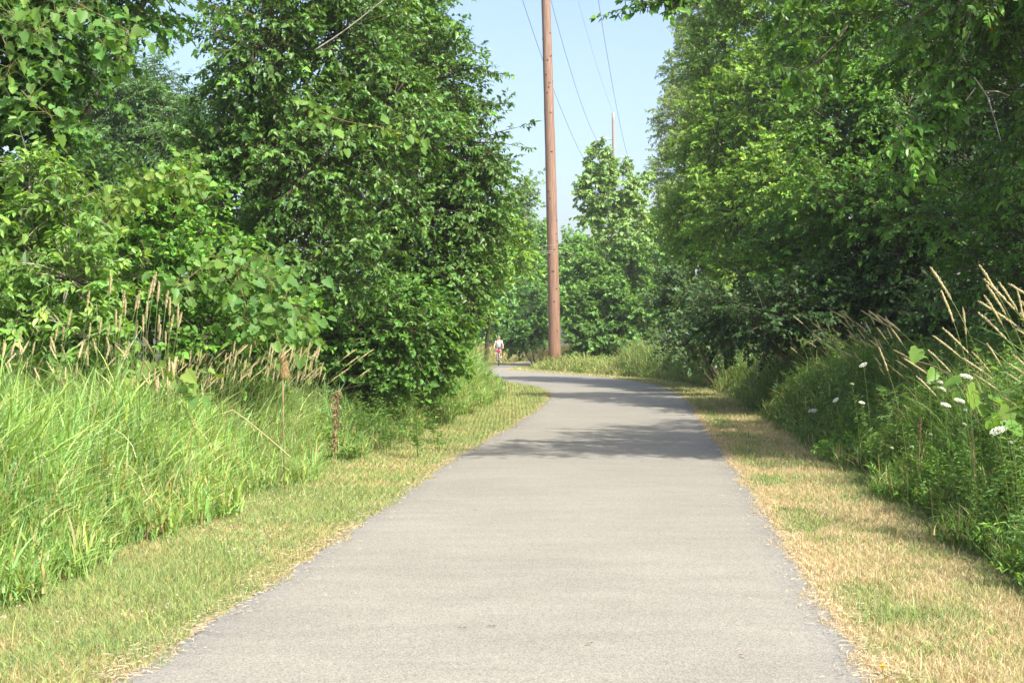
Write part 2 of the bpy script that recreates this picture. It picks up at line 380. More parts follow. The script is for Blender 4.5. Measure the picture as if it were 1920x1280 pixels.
# ------------------------------------------------------------------ tall grass
def tall_grass():
    rng = np.random.default_rng(21); mb = MB()
    # x0,x1,y0,y1, n, height, colour, width
    fields = [(-8.5, -1.4, 7.5, 13, 50000, 1.1, (.28, .45, .125), 1.6),
              (-10, -1.0, 13, 20, 56000, .92, (.28, .44, .125), 1.8),
              (-9, -.3, 20, 33, 40000, .6, (.20, .32, .09), 2.0),
              (-5, 0.2, 33, 60, 30000, 1.1, (.22, .36, .10), 2.6),
              (-2.4, .3, 24, 39, 30000, 1.15, (.22, .36, .09), 2.0),
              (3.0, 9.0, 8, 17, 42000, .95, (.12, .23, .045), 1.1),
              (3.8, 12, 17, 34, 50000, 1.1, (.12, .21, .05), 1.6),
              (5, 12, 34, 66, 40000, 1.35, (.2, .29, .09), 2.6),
              (-9, 14, 60, 90, 36000, .62, (.28, .34, .11), 3.6),
              (-9, 14, 92, 125, 26000, .95, (.38, .36, .15), 5.0)]
    for x0, x1, y0, y1, n, H, bc, ws in fields:
        k = n*2; x = rng.uniform(x0, x1, k); y = rng.uniform(y0, y1, k); d = pdist(x, y)
        lim = 1.42+.28*noise1(y*1.7+x*.5, 3)
        kp = (d > lim) & (np.abs(x)/y < .44)
        x, y, d = x[kp][:n], y[kp][:n], d[kp][:n]; m = len(x)
        ramp = np.clip((d-1.25)/1.0, .25, 1)
        hum = .55+.6*vnoise(x*.9, y*.9, 12)+.35*vnoise(x*2.7, y*2.2, 13)
        Hh = H*ramp*hum
        z = hgt_d(x, y, d); h0 = rng.random(m)**.8*Hh*.72
        L = np.clip(rng.normal(.36, .1, m), .12, .7)*np.clip(Hh/.9, .45, 1.2)*(1 if ws < 2 else 1.3)
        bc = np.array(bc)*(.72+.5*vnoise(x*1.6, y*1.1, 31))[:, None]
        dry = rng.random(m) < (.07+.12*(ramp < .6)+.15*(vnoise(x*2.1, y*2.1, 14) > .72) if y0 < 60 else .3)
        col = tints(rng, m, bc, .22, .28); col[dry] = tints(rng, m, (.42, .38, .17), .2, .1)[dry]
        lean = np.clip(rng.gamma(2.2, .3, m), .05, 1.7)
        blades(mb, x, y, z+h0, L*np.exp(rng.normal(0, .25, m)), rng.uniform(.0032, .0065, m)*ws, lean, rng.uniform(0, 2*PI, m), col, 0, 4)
        # stems
        q = rng.random(m) < .14; A = np.stack([x[q], y[q], z[q]], 1); B = A+np.stack([rng.normal(0, .08, q.sum()), rng.normal(0, .08, q.sum()), Hh[q]*.95], 1)
        sticks(mb, A, B, .003*ws, .0015*ws, tints(rng, q.sum(), bc[q]*1.1, .2, .3), 0)
    n = 1500; y = rng.uniform(8.5, 20, n); x = rng.uniform(-8.5, -2, n); d = pdist(x, y); k = (d > 1.6) & (np.abs(x)/y < .4); x, y, d = x[k], y[k], d[k]; m = len(x)
    blades(mb, x, y, hgt_d(x, y, d)+rng.uniform(.1, .75, m)*np.clip((d-1.2)/.8, .3, 1), rng.uniform(.4, .8, m), rng.uniform(.002, .0045, m), rng.uniform(.6, 1.9, m), rng.uniform(0, 2*PI, m), tints(rng, m, (.48, .42, .22), .25, .15), 0, 5)
    tag(mb.build('tall_grass', M_GRASS), 'tall green meadow grass leaning over the mown verge on both sides of the path', 'grass', kind='stuff')
tall_grass()

# ------------------------------------------------------------------ leafy crowns
def spray(mb, rng, S0, D, Lb, col, size, shape, ntw=6, nlf=6, tw=.3, droop=.3, wr=.36, lmat=0, tmat=1, gloss=.1, br=(.10, .075, .05), lvar=.2, yel=.25, size_var=.22, twigs=True):
    """branchlets (start S0, direction D, length Lb), each with side twigs, each twig with alternate leaves"""
    B = len(S0); D = nrm(D); Lb = Lb[:, None]
    t = np.linspace(.12, 1, ntw)[None, :, None]+rng.normal(0, .03, (B, ntw, 1))
    pos = S0[:, None]+D[:, None]*Lb[:, None]*t; pos[..., 2] -= (droop*.35*Lb*t[..., 0]**2)
    sd = nrm(np.cross(D, np.array([0, 0, 1.])+rng.normal(0, .3, (B, 3))))
    sg = np.where(np.arange(ntw) % 2, 1., -1.)[None, :, None]
    td = D[:, None]*.75+sd[:, None]*sg*(.75+.0*t)+rng.normal(0, .32, (B, ntw, 3)); td[:, -1] = D+rng.normal(0, .15, (B, 3)); td[..., 2] -= droop*.35
    td = nrm(td); Lt = tw*(1.15-.5*t)*rng.uniform(.7, 1.3, (B, ntw, 1))
    u = ((np.arange(nlf)+.7)/nlf)[None, None, :, None]
    lp = pos[:, :, None]+td[:, :, None]*Lt[:, :, None]*u; lp[..., 2] -= droop*.3*Lt*u[..., 0]**2
    s2 = nrm(np.cross(td, np.array([0, 0, 1.])+rng.normal(0, .5, td.shape)))[:, :, None]
    sg2 = np.where(np.arange(nlf) % 2, 1., -1.)[None, None, :, None]
    ld = td[:, :, None]*.55+s2*sg2*.8+rng.normal(0, .35, lp.shape); ld[..., 2] -= droop*.9*rng.uniform(.3, 1.4, lp.shape[:3])
    nm = rng.normal(0, .5, lp.shape); nm[..., 2] += .9; nm += D[:, None, None]*.45
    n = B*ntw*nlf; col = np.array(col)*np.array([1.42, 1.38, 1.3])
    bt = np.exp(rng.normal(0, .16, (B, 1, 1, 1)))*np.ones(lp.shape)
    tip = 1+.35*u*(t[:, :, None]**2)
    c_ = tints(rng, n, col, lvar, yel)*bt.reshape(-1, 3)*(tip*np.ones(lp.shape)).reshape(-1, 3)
    sz = size*np.exp(rng.normal(0, size_var, n))
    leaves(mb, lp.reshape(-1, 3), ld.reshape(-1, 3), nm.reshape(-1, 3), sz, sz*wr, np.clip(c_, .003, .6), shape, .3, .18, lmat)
    if twigs:
        e = pos[:, 1::2]+td[:, 1::2]*Lt[:, 1::2]*.95
        sticks(mb, pos[:, 1::2].reshape(-1, 3), e.reshape(-1, 3), .004+size*.01, .002, br, tmat)
        mid = S0+D*Lb*.5; mid[:, 2] -= droop*.35*Lb[:, 0]*.25
        en = S0+D*Lb; en[:, 2] -= droop*.35*Lb[:, 0]
        sticks(mb, S0, mid, .012, .008, br, tmat); sticks(mb, mid, en, .008, .003, br, tmat)
def ellarea(r): return 4*PI*(((r[0]*r[1])**1.6+(r[0]*r[2])**1.6+(r[1]*r[2])**1.6)/3)**(1/1.6)
def crown_mesh(rng, lobes, dens, size, col, shape='oval', droop=.3, blen=.9, **kw):
    mb = MB()
    for ctr, rad in lobes:
        n = max(6, int(ellarea(rad)*dens*2.15)); v = nrm(rng.normal(size=(n, 3)))
        kf = 2.2+1.4*min(rad); g = np.sin(v[:, 0]*kf+ctr[0]*3)*np.sin(v[:, 1]*kf+1+ctr[2])+np.sin(v[:, 2]*kf*1.1+ctr[0])*np.sin(v[:, 0]*kf*.7+2.)
        v = v[(g > -.42) | (rng.random(n) < .22)]; n = len(v)
        r = rng.uniform(.35, .98, (n, 1))**.6
        bump = 1+.16*noise1(v[:, 0]*4+v[:, 2]*5+ctr[0], 1)[:, None]+.1*noise1(v[:, 1]*9+v[:, 2]*8, 3)[:, None]
        Ln = blen*rng.uniform(.55, 1.4, n)
        st = ctr+v*np.maximum(rad*r*bump-.55*Ln[:, None], .05)
        st[:, 2] = np.maximum(st[:, 2], hgt(st[:, 0], st[:, 1])+.12)
        D = v*.9+rng.normal(0, .45, (n, 3)); D[:, 2] += .25
        lowz = st[:, 2]+D[:, 2]*Ln < .2; D[lowz, 2] = abs(D[lowz, 2])
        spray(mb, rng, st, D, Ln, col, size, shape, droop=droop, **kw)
        q = rng.random(n) < .12
        sticks(mb, ctr+(st[q]-ctr)*.1, st[q], .018, .010, (.1, .08, .055), 1)
    return mb
def LB(px, py, Y, rx, ry, rd=None):
    s = Y/FPX; r = np.array([rx*s, (rd if rd else (rx+ry)/2*s), ry*s]); return (P(px, py, Y), r)
def tree(name, label, cat, base, lobes, dens, size, col, seed, shape='oval', droop=.3, blen=.9, leafm=None, trunk_r=.12, bark=None, top=None, group=None, stems=1, **kw):
    rng = np.random.default_rng(seed)
    z0 = hg(*base); root = empty(name, (base[0], base[1], z0))
    crown_mesh(rng, lobes, dens, size, col, shape, droop, blen, **kw).build('crown', [leafm or M_LEAF, M_TWIG], root)
    mb = MB(); ctr = sum(l[0] for l in lobes)/len(lobes)
    if top is None: top = max(lobes, key=lambda l: l[0][2])[0]
    for s in range(stems):
        off = np.array([rng.normal(0, .15), rng.normal(0, .15), 0])*(s > 0); t = np.linspace(0, 1, 12)[:, None]
        b0 = np.array([base[0], base[1], z0-.1])+off
        tp = top if s == 0 else lobes[rng.integers(len(lobes))][0]
        pts = b0+(tp-b0)*t; pts[:, :2] += (np.sin(t*PI)*(ctr-b0)[:2]*.12); pts[:, 0] += .05*noise1(t[:, 0]*6, seed+s); rr = trunk_r*(1-.78*t[:, 0])
        rr[0] *= 1.35; tube(mb, pts, rr, (.1, .08, .06), 9, 0, .05, rng)
        if s == 0: TP = pts; TR = rr
    for lc, lr in lobes:
        j = int(np.clip(np.argmin(abs(TP[:, 2]-(lc[2]-lr[2]*.5))), 2, 10)); a = TP[j]; t = np.linspace(0, 1, 7)[:, None]
        q = a+(lc-a)*t; q[:, 2] += (np.sin(t*PI)*.12*np.linalg.norm(lc-a))[:, 0]; tube(mb, q, TR[j]*.6*(1-.7*t[:, 0]), (.1, .08, .06), 7, 0, .05, rng)
        for k in range(5):
            v = nrm(rng.normal(size=3)); e = lc+v*lr*.75; tube(mb, [lc, lc+(e-lc)*.5+np.array([0, 0, .08]), e], [TR[j]*.22, TR[j]*.14, .006], (.1, .08, .06), 5, 0)
    mb.build('trunk', bark or M_BARK, root)
    tag(root, label, cat, group); return root

def undergrowth():
    rng = np.random.default_rng(55); mb = MB()
    for x0, x1, y0, y1, n, H, col, sz in ((3, 9, 8.5, 20, 5200, .85, (.11, .21, .04), .05), (4, 12, 20, 38, 4600, 1.15, (.09, .165, .04), .06), (-8, .2, 18, 34, 3200, .55, (.06, .12, .028), .07), (5, 12, 38, 66, 2200, 1.3, (.10, .17, .045), .1), (-6, 12, 66, 92, 1800, .5, (.12, .18, .05), .12)):  # left strip under the trees coloured darker to paint the shaded hollow
        x = rng.uniform(x0, x1, n*2); y = rng.uniform(y0, y1, n*2); d = pdist(x, y); k = (d > 1.62+.38*noise1(y*1.3, 5)) & (abs(x)/y < .44); x, y, d = x[k][:n], y[k][:n], d[k][:n]
        top = H*np.clip((d-1.35)/1.1, .15, 1)*(.7+.5*vnoise(x*1.1, y*1.1, 6)); z = hgt_d(x, y, d)+top*rng.random(len(x))**.7
        D = rng.normal(0, .5, (len(x), 3)); D[:, 2] += .9; D[:, 0] -= .3*np.sign(x)
        spray(mb, rng, np.stack([x, y, z], 1), D, rng.uniform(.12, .3, len(x)), col, sz, 'lance', ntw=5, nlf=5, tw=.12*sz/.05, droop=.3, wr=.17, twigs=False)
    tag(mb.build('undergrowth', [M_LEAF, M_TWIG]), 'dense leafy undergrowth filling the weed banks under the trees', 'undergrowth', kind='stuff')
undergrowth()

GD = (.042, .10, .018); GM = (.065, .15, .024); GB = (.12, .24, .035); GY = (.17, .28, .04)
# --- left side
tree('poplar_tree', 'glossy-leaved tree left of the path whose trunk shows high up through its leaves', 'tree', (-3.6, 22.5),
     [LB(490, 90, 21.5, 125, 130), LB(560, 300, 22, 170, 130), LB(640, 60, 23, 150, 130), LB(420, 300, 22, 110, 130), LB(600, 480, 22, 150, 120), LB(500, -90, 22, 210, 90), LB(720, 230, 23, 130, 150)],
     5.6, .078, (.062, .135, .028), 101, 'heart', .55, .8, M_GLOSS, .16, wr=.36)
tree('poplar_tree', 'tallest glossy green tree left of the path, its leafy edge standing out against the sky', 'tree', (-1.7, 27),
     [LB(800, 150, 26.5, 120, 150), LB(880, 270, 26.5, 75, 110), LB(700, -40, 27, 150, 120), LB(890, 390, 27, 85, 110), LB(780, 400, 26.5, 130, 120), LB(845, 520, 26.5, 80, 90), LB(700, 560, 26.5, 120, 100), LB(790, 10, 27, 60, 80)],
     5.6, .078, (.062, .135, .026), 102, 'heart', .5, .85, M_GLOSS, .17, wr=.36)
tree('maple_tree', 'leafy maple reaching in at the top left corner with star-shaped leaves', 'tree', (-7.8, 16.5),
     [LB(-60, 20, 16, 150, 150), LB(80, 60, 16.5, 110, 110), LB(60, 230, 16.5, 95, 90), LB(190, 20, 17, 90, 55), LB(-40, 300, 17, 80, 110), LB(285, -30, 17, 70, 30)],
     6.5, .105, (.055, .13, .026), 103, 'maple', .45, .7, M_LEAF, .08, wr=.5)
tree('locust_tree', 'feathery dark green locust tree seen through the gap at upper left', 'tree', (-13.0, 48),
     [LB(240, 175, 46, 95, 75), LB(180, 230, 47, 110, 90), LB(300, 250, 46, 90, 90), LB(230, 330, 46, 120, 80), LB(335, 225, 48, 55, 55), LB(120, 180, 49, 70, 110)],
     3.0, .13, (.062, .13, .042), 104, 'lance', .5, 1.2, M_LEAF, .2, wr=.2, nlf=10, ntw=7, tw=.45)
tree('boxelder_sapling', 'pale yellow-green boxelder sapling with whitish stems at the left edge', 'sapling', (-5.25, 15.4),
     [LB(60, 330, 15.2, 50, 55), LB(120, 390, 15.2, 62, 70), LB(30, 440, 15.2, 75, 75), LB(130, 520, 15, 90, 80), LB(40, 590, 15, 100, 80), LB(165, 630, 14.8, 80, 60), LB(-40, 520, 15.3, 60, 100)],
     9, .095, (.115, .21, .05), 105, 'oval', .5, .42, M_VINE, .03, M_BARKP, wr=.26, stems=3, ntw=5, nlf=6, tw=.22, br=(.25, .25, .16))
tree('shrub', 'vine-draped green shrub behind the tall grass, between the pale sapling and the big-leaved vine', 'shrub', (-4.2, 18),
     [LB(250, 420, 18, 80, 70), LB(340, 400, 18.3, 90, 70), LB(300, 520, 17.6, 110, 90), LB(420, 520, 18, 100, 90), LB(230, 620, 17.3, 90, 80), LB(400, 630, 17.3, 120, 70), LB(520, 600, 18, 80, 90), LB(330, 350, 18.5, 60, 40)],
     7.5, .065, (.085, .19, .03), 106, 'oval', .3, .5, M_LEAF, .05, stems=3, wr=.42, tw=.2)
tree('shrub', 'dark shaded shrub beneath the glossy trees, right of the dried weed stalk', 'shrub', (-2.35, 24.5),
     [LB(640, 640, 24, 90, 80), LB(740, 620, 24, 100, 90), LB(700, 700, 24, 90, 45), LB(560, 640, 24, 90, 70)],
     6.5, .075, (.055, .13, .022), 107, 'oval', .35, .55, M_LEAF, .05, stems=3, wr=.4, tw=.22)
tree('mulberry_shrub', 'mulberry shrub with layered bright leaves above the grass clump where the path bends', 'shrub', (-2.3, 27.5),
     [LB(800, 615, 25.5, 75, 60), LB(835, 665, 26, 48, 50), LB(780, 680, 25.5, 80, 40), LB(760, 590, 25, 80, 50), LB(868, 580, 28, 30, 50), LB(780, 695, 27, 60, 20)],
     8, .10, (.068, .15, .028), 108, 'heart', .35, .5, M_LEAF, .025, stems=3, wr=.4, tw=.22)
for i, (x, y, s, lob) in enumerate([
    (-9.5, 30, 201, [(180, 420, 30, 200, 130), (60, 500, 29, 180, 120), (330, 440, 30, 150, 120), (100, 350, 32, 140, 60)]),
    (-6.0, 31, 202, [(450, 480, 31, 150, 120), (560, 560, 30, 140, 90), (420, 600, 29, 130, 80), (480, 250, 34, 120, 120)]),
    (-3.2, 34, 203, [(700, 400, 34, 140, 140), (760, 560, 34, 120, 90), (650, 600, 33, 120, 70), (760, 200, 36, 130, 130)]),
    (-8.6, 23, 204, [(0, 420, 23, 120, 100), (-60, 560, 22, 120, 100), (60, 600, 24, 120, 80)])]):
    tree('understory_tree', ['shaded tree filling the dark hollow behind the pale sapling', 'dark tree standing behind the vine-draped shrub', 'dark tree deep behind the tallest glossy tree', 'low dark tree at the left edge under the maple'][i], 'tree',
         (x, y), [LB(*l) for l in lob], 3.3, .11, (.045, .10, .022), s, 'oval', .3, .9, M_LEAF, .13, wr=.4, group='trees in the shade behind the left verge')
# --- middle distance
tree('ash_tree', 'yellow-green tree left of the near pole, low behind the tallest glossy tree', 'tree', (-1.0, 50),
     [LB(930, 460, 48, 55, 65), LB(962, 470, 48, 35, 36), LB(885, 535, 48, 45, 48), LB(885, 585, 49, 28, 40)],
     3.6, .15, (.13, .24, .035), 110, 'lance', .6, .8, M_LEAF, .1, wr=.26)
tree('distant_tree', 'thin wispy treetop against the sky just left of the near pole', 'tree', (1.2, 126),
     [LB(975, 370, 124, 38, 32, 1.5), LB(990, 345, 125, 18, 15, .8), LB(960, 420, 124, 42, 40, 2)],
     1.0, .28, (.12, .2, .09), 111, 'lance', .5, 1.6, M_LEAF, .2, wr=.25)
for i, (px, py, Y, rx, ry, col) in enumerate([
    (965, 470, 112, 40, 60, (.075, .15, .04)), (1012, 500, 118, 34, 80, (.09, .18, .045)), (1075, 500, 108, 45, 70, (.095, .19, .045)),
    (940, 590, 96, 30, 50, (.08, .16, .045)), (990, 590, 101, 42, 52, (.075, .15, .045)), (1120, 490, 120, 45, 50, (.11, .175, .07)), (1180, 520, 112, 50, 65, (.11, .175, .07)), (895, 600, 100, 40, 60, (.09, .19, .045)), (1235, 470, 110, 45, 90, (.09, .18, .05))]):
    Y *= 1.12; col = tuple(np.array(col)*(1.35 if px < 1100 else 1.15)); py -= 14*(px < 1000)  # leaf colour lifted so the far bushes look sunlit
    c0 = P(px, py, Y)
    lobs = [LB(px, py, Y, rx, ry), LB(px-rx*.5, py+ry*.6, Y-.5, rx*.8, ry*.7), LB(px+rx*.5, py+ry*.7, Y-.5, rx*.8, ry*.7), LB(px, min(py+ry*1.2, 640), Y-1, rx, min(ry*.6, 24))]
    tree('distant_tree', ['rounded far tree just left of the near pole', 'far tree directly behind the near pole', 'bright far tree just right of the near pole', 'low grey-green far bush right behind the cyclist', 'broad far bush between the cyclist and the near pole', 'pale far tree beneath the heart-leaved sapling', 'far tree filling in behind the heart-leaved sapling', 'far bush to the left above the cyclist', 'far tree behind the dark right-hand trees'][i], 'tree',
         (c0[0], Y+1), lobs, 1.7, .24, col, 300+i, 'oval', .3, 1.3, M_LEAF, .15, wr=.42, group='far trees closing the view beyond the bend')
tree('cottonwood_sapling', 'slender heart-leaved cottonwood sapling in front of the far pole', 'sapling', (6.6, 85),
     [LB(1125, 300, 83.2, 28, 38), LB(1120, 360, 83.2, 42, 45), LB(1165, 350, 84.5, 40, 55), LB(1110, 400, 83.2, 28, 30), LB(1190, 420, 84.5, 40, 60), LB(1150, 440, 83.2, 40, 35), LB(1200, 340, 85.8, 22, 30), LB(1092, 345, 83.2, 14, 22)],
     1.6, .165, (.15, .25, .08), 112, 'heart', .7, .7, M_GLOSS, .07, M_BARKP, top=P(1128, 270, 83), wr=.44, stems=2, br=(.35, .32, .26))
tree('shrub', 'rounded vine-covered shrub right of the near pole', 'shrub', (5.6, 84),
     [LB(1110, 520, 81.9, 45, 50), LB(1095, 590, 80.6, 42, 55), LB(1150, 570, 80.6, 55, 55), LB(1200, 600, 79.3, 50, 50), LB(1130, 635, 79.3, 70, 28), LB(1180, 500, 83.2, 45, 50), LB(1110, 648, 79.3, 42, 22), LB(1190, 645, 79.3, 50, 22)],
     3.0, .16, (.085, .17, .04), 113, 'heart', .35, .7, M_LEAF, .07, stems=3, wr=.42)
tree('shrub', 'small leafy bush standing on the grass just behind the near pole base', 'shrub', (1.4, 88),
     [LB(1000, 625, 86, 26, 28), LB(970, 630, 87, 30, 26)], 3.4, .17, (.08, .17, .04), 114, 'oval', .3, .7, M_LEAF, .05, stems=2, wr=.42)
# --- right side
tree('willow_tree', 'pale fine-leaved willow forming the far left edge of the right-hand trees', 'tree', (13.2, 96),
     [LB(1290, 120, 94.9, 50, 70), LB(1275, 220, 92.3, 52, 70), LB(1270, 320, 91.0, 55, 70), LB(1260, 400, 89.7, 45, 60), LB(1330, 200, 94.9, 60, 120), LB(1310, 20, 96.2, 50, 60), LB(1345, 380, 91.0, 60, 120)],
     2.2, .17, (.14, .21, .075), 120, 'lance', .7, 1.0, M_LEAF, .18, wr=.2, nlf=8)
tree('elm_tree', 'tall bright green tree right of the path with fine leaves lit from above', 'tree', (9.6, 51),
     [LB(1360, 100, 50.3, 90, 110), LB(1340, 260, 49.0, 85, 100), LB(1290, 400, 51.7, 60, 70), LB(1380, 400, 47.6, 100, 110), LB(1450, 180, 47.6, 110, 120), LB(1480, 340, 44.9, 110, 110), LB(1420, -20, 49.0, 130, 90), LB(1300, 490, 51.7, 55, 70), LB(1400, 520, 46.2, 90, 80)],
     3.2, .12, (.13, .235, .035), 121, 'oval', .5, .85, M_LEAF, .22, wr=.34)
tree('elm_tree', 'big leafy tree right of the path, between the bright one and the overhanging branches', 'tree', (10.4, 33),
     [LB(1560, 60, 33.8, 130, 110), LB(1560, 230, 32.5, 120, 110), LB(1600, 380, 31.2, 120, 110), LB(1500, 470, 33.8, 110, 90), LB(1700, 200, 32.5, 130, 130), LB(1720, 420, 30.0, 130, 120), LB(1620, -90, 33.8, 160, 80), LB(1580, 560, 31.2, 130, 60)],
     4.0, .10, (.07, .155, .024), 122, 'oval', .5, .8, M_LEAF, .2, wr=.36)
tree('cherry_tree', 'near right-hand tree whose drooping branches overhang the weeds, mostly outside the frame', 'tree', (9.4, 17.3),
     [(np.array([8.6, 17.6, 4.6]), np.array([3.0, 2.6, 2.2])), (np.array([9.2, 15.8, 6.2]), np.array([3.0, 2.6, 2.4])), (np.array([7.2, 17.8, 6.8]), np.array([2.3, 2.2, 1.8])), (np.array([8.6, 19, 8]), np.array([2.6, 2.4, 1.8])), (np.array([7.9, 20.5, 3.0]), np.array([2.3, 1.9, 1.9])), (np.array([6.2, 17.0, 5.9]), np.array([1.7, 1.4, .9])),(np.array([9.6, 21, 2.2]), np.array([2.3, 1.9, 1.9])), (np.array([5.8, 14.4, 8.8]), np.array([1.7, 1.0, .7])), (np.array([8.8, 22.2, 7.2]), np.array([1.7, 1.5, 1.3]))],
     3.2, .085, (.06, .14, .02), 123, 'lance', .6, .8, M_GLOSS, .2, wr=.3)
tree('dogwood_shrub', 'grey-green dogwood shrub at the foot of the right-hand trees beside the bend', 'shrub', (6.9, 47),
     [LB(1275, 560, 46, 50, 60), LB(1320, 590, 44, 55, 60), LB(1290, 640, 43, 55, 30), LB(1370, 600, 40, 70, 60)],
     5.0, .11, (.065, .115, .05), 124, 'oval', .3, .7, M_LEAF, .06, stems=3, wr=.4)
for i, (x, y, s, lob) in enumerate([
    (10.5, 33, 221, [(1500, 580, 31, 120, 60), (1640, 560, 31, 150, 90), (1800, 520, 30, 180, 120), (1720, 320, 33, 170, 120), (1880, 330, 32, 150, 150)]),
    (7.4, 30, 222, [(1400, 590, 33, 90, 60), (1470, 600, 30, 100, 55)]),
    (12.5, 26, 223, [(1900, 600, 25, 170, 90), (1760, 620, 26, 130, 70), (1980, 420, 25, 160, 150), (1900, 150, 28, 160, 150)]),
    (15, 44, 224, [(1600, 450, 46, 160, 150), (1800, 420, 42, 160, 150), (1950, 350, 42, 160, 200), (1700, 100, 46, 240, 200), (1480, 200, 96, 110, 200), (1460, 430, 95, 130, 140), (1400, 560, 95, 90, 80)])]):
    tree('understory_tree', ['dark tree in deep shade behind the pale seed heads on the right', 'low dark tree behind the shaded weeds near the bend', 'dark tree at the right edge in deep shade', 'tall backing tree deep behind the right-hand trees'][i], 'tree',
         (x, y), [LB(*l) for l in lob], 3.4, .10, (.022, .055, .013), s, 'oval', .4, .9, M_LEAF, .13, wr=.4, group='trees in the shade behind the right verge')  # leaf colour set very dark to deepen the shade under the right-hand trees

# ------------------------------------------------------------------ vines, overhanging branches
def vine(name, label, cat, runs, seed, size=.15, col=GB, shape='grape', per=26, spread=.14, wr=.48, leafm=None, droop=.6, stemr=.006, stemc=(.2, .13, .08)):
    rng = np.random.default_rng(seed); mb = MB(); sb = MB()
    b0 = np.array(runs[0][0]); root = empty(name, b0)
    for run in runs:
        q = spline3(run, 6); L = np.linalg.norm(np.diff(q, axis=0), axis=1).sum()
        tube(sb, q, np.linspace(stemr, stemr*.4, len(q)), stemc, 5)
        n = max(4, int(L*per)); t = rng.uniform(0, len(q)-1.001, n); i = t.astype(int); f = (t-i)[:, None]
        c_ = q[i]*(1-f)+q[i+1]*f; o = rng.normal(0, spread, (n, 3))*np.array([1, .7, 1]); lp = c_+o
        ld = nrm(o+rng.normal(0, .08, (n, 3)))*.6+rng.normal(0, .3, (n, 3)); ld[:, 2] -= droop
        nm = np.tile(np.array(sdir)*.4+np.array([0, -.6, .5]), (n, 1))+rng.normal(0, .4, (n, 3))
        sz = size*np.exp(rng.normal(0, .3, n))
        leaves(mb, lp, ld, nm, sz, sz*wr, tints(rng, n, col, .15, .25), shape, .15, .15)
        sticks(sb, c_, lp, .0025, .0015, (.2, .25, .06))
    mb.build('leaves', leafm or M_VINE, root); sb.build('stem', M_TWIG, root)
    return tag(root, label, cat)
def spline3(pts, per=6):
    p = np.array(pts, float); q = np.vstack([2*p[0]-p[1], p, 2*p[-1]-p[-2]]); out = []
    for i in range(1, len(q)-2):
        for t in np.arange(per)/per:
            a, b, c_, d = q[i-1], q[i], q[i+1], q[i+2]
            out.append(.5*((2*b)+(-a+c_)*t+(2*a-5*b+4*c_-d)*t*t+(-a+3*b-3*c_+d)*t**3))
    out.append(p[-1]); return np.array(out)
R = lambda *a: [P(*q) for q in a]
vine('grape_vine', 'curtain of large grape leaves hanging to the tall grass, left of the dark hollow', 'vine',
     [R((500, 470, 17), (510, 560, 16.8), (520, 640, 16.6)), R((440, 490, 16.9), (460, 570, 16.6), (480, 650, 16.4)), R((400, 480, 17), (500, 520, 16.8), (560, 600, 16.8)), R((380, 500, 16.8), (330, 540, 16.6), (300, 560, 16.5)), R((540, 560, 17), (570, 600, 17), (590, 620, 17))], 401, .098, (.115, .235, .05), per=75, spread=.16)
vine('grape_vine', 'bright grape vine trailing across the glossy tree above the shrub', 'vine',
     [R((560, 190, 20), (640, 225, 19.8), (740, 245, 20.2), (790, 270, 20.5)), R((600, 230, 19.9), (640, 255, 19.8))], 402, .095, (.15, .28, .05), per=34, spread=.1)
vine('grape_vine', 'yellow-green grape vine arching over the top of the vine-draped shrub', 'vine',
     [R((200, 380, 16.8), (260, 345, 16.6), (330, 330, 16.6), (390, 350, 16.8)), R((180, 450, 16.8), (200, 400, 16.6), (240, 370, 16.6))], 403, .088, (.17, .28, .05), per=60, spread=.12)
vine('grape_vine', 'grape vine with round leaves hanging in the maple at top left', 'vine',
     [R((20, 20, 15), (60, 60, 14.8), (120, 20, 14.9), (170, 30, 15)), R((0, 60, 15), (20, 110, 14.9), (10, 150, 14.9)), R((170, 50, 15), (200, 90, 15), (235, 115, 15.1)), R((40, 170, 14.9), (70, 200, 14.9), (100, 220, 15)), R((150, 10, 15), (240, 60, 15), (220, 100, 15))], 404, .092, (.12, .24, .045), per=40, spread=.14)
vine('grape_vine', 'low grape vine with broad pale leaves tangled in the tall grass under the seed heads', 'vine',
     [R((250, 720, 14), (300, 690, 14), (340, 710, 14)), R((320, 740, 13.9), (370, 730, 14), (400, 750, 14))], 405, .12, (.20, .32, .08), per=30, spread=.12)
vine('grape_vine', 'single grape vine with two broad pale leaves among the right-hand weeds', 'vine',
     [R((1690, 670, 12.8), (1760, 690, 12.4), (1820, 730, 11.8), (1870, 760, 11.2), (1890, 800, 11.0))], 406, .14, (.16, .30, .045), per=8, spread=.05)
vine('creeper_vine', 'bright five-fingered creeper leaves hanging at the top right corner', 'vine',
     [R((1820, -10, 17), (1850, 20, 16.9), (1885, 50, 16.9)), R((1850, 20, 16.9), (1800, 5, 16.9))], 407, .12, (.16, .31, .04), 'oval', per=50, spread=.07, wr=.3)
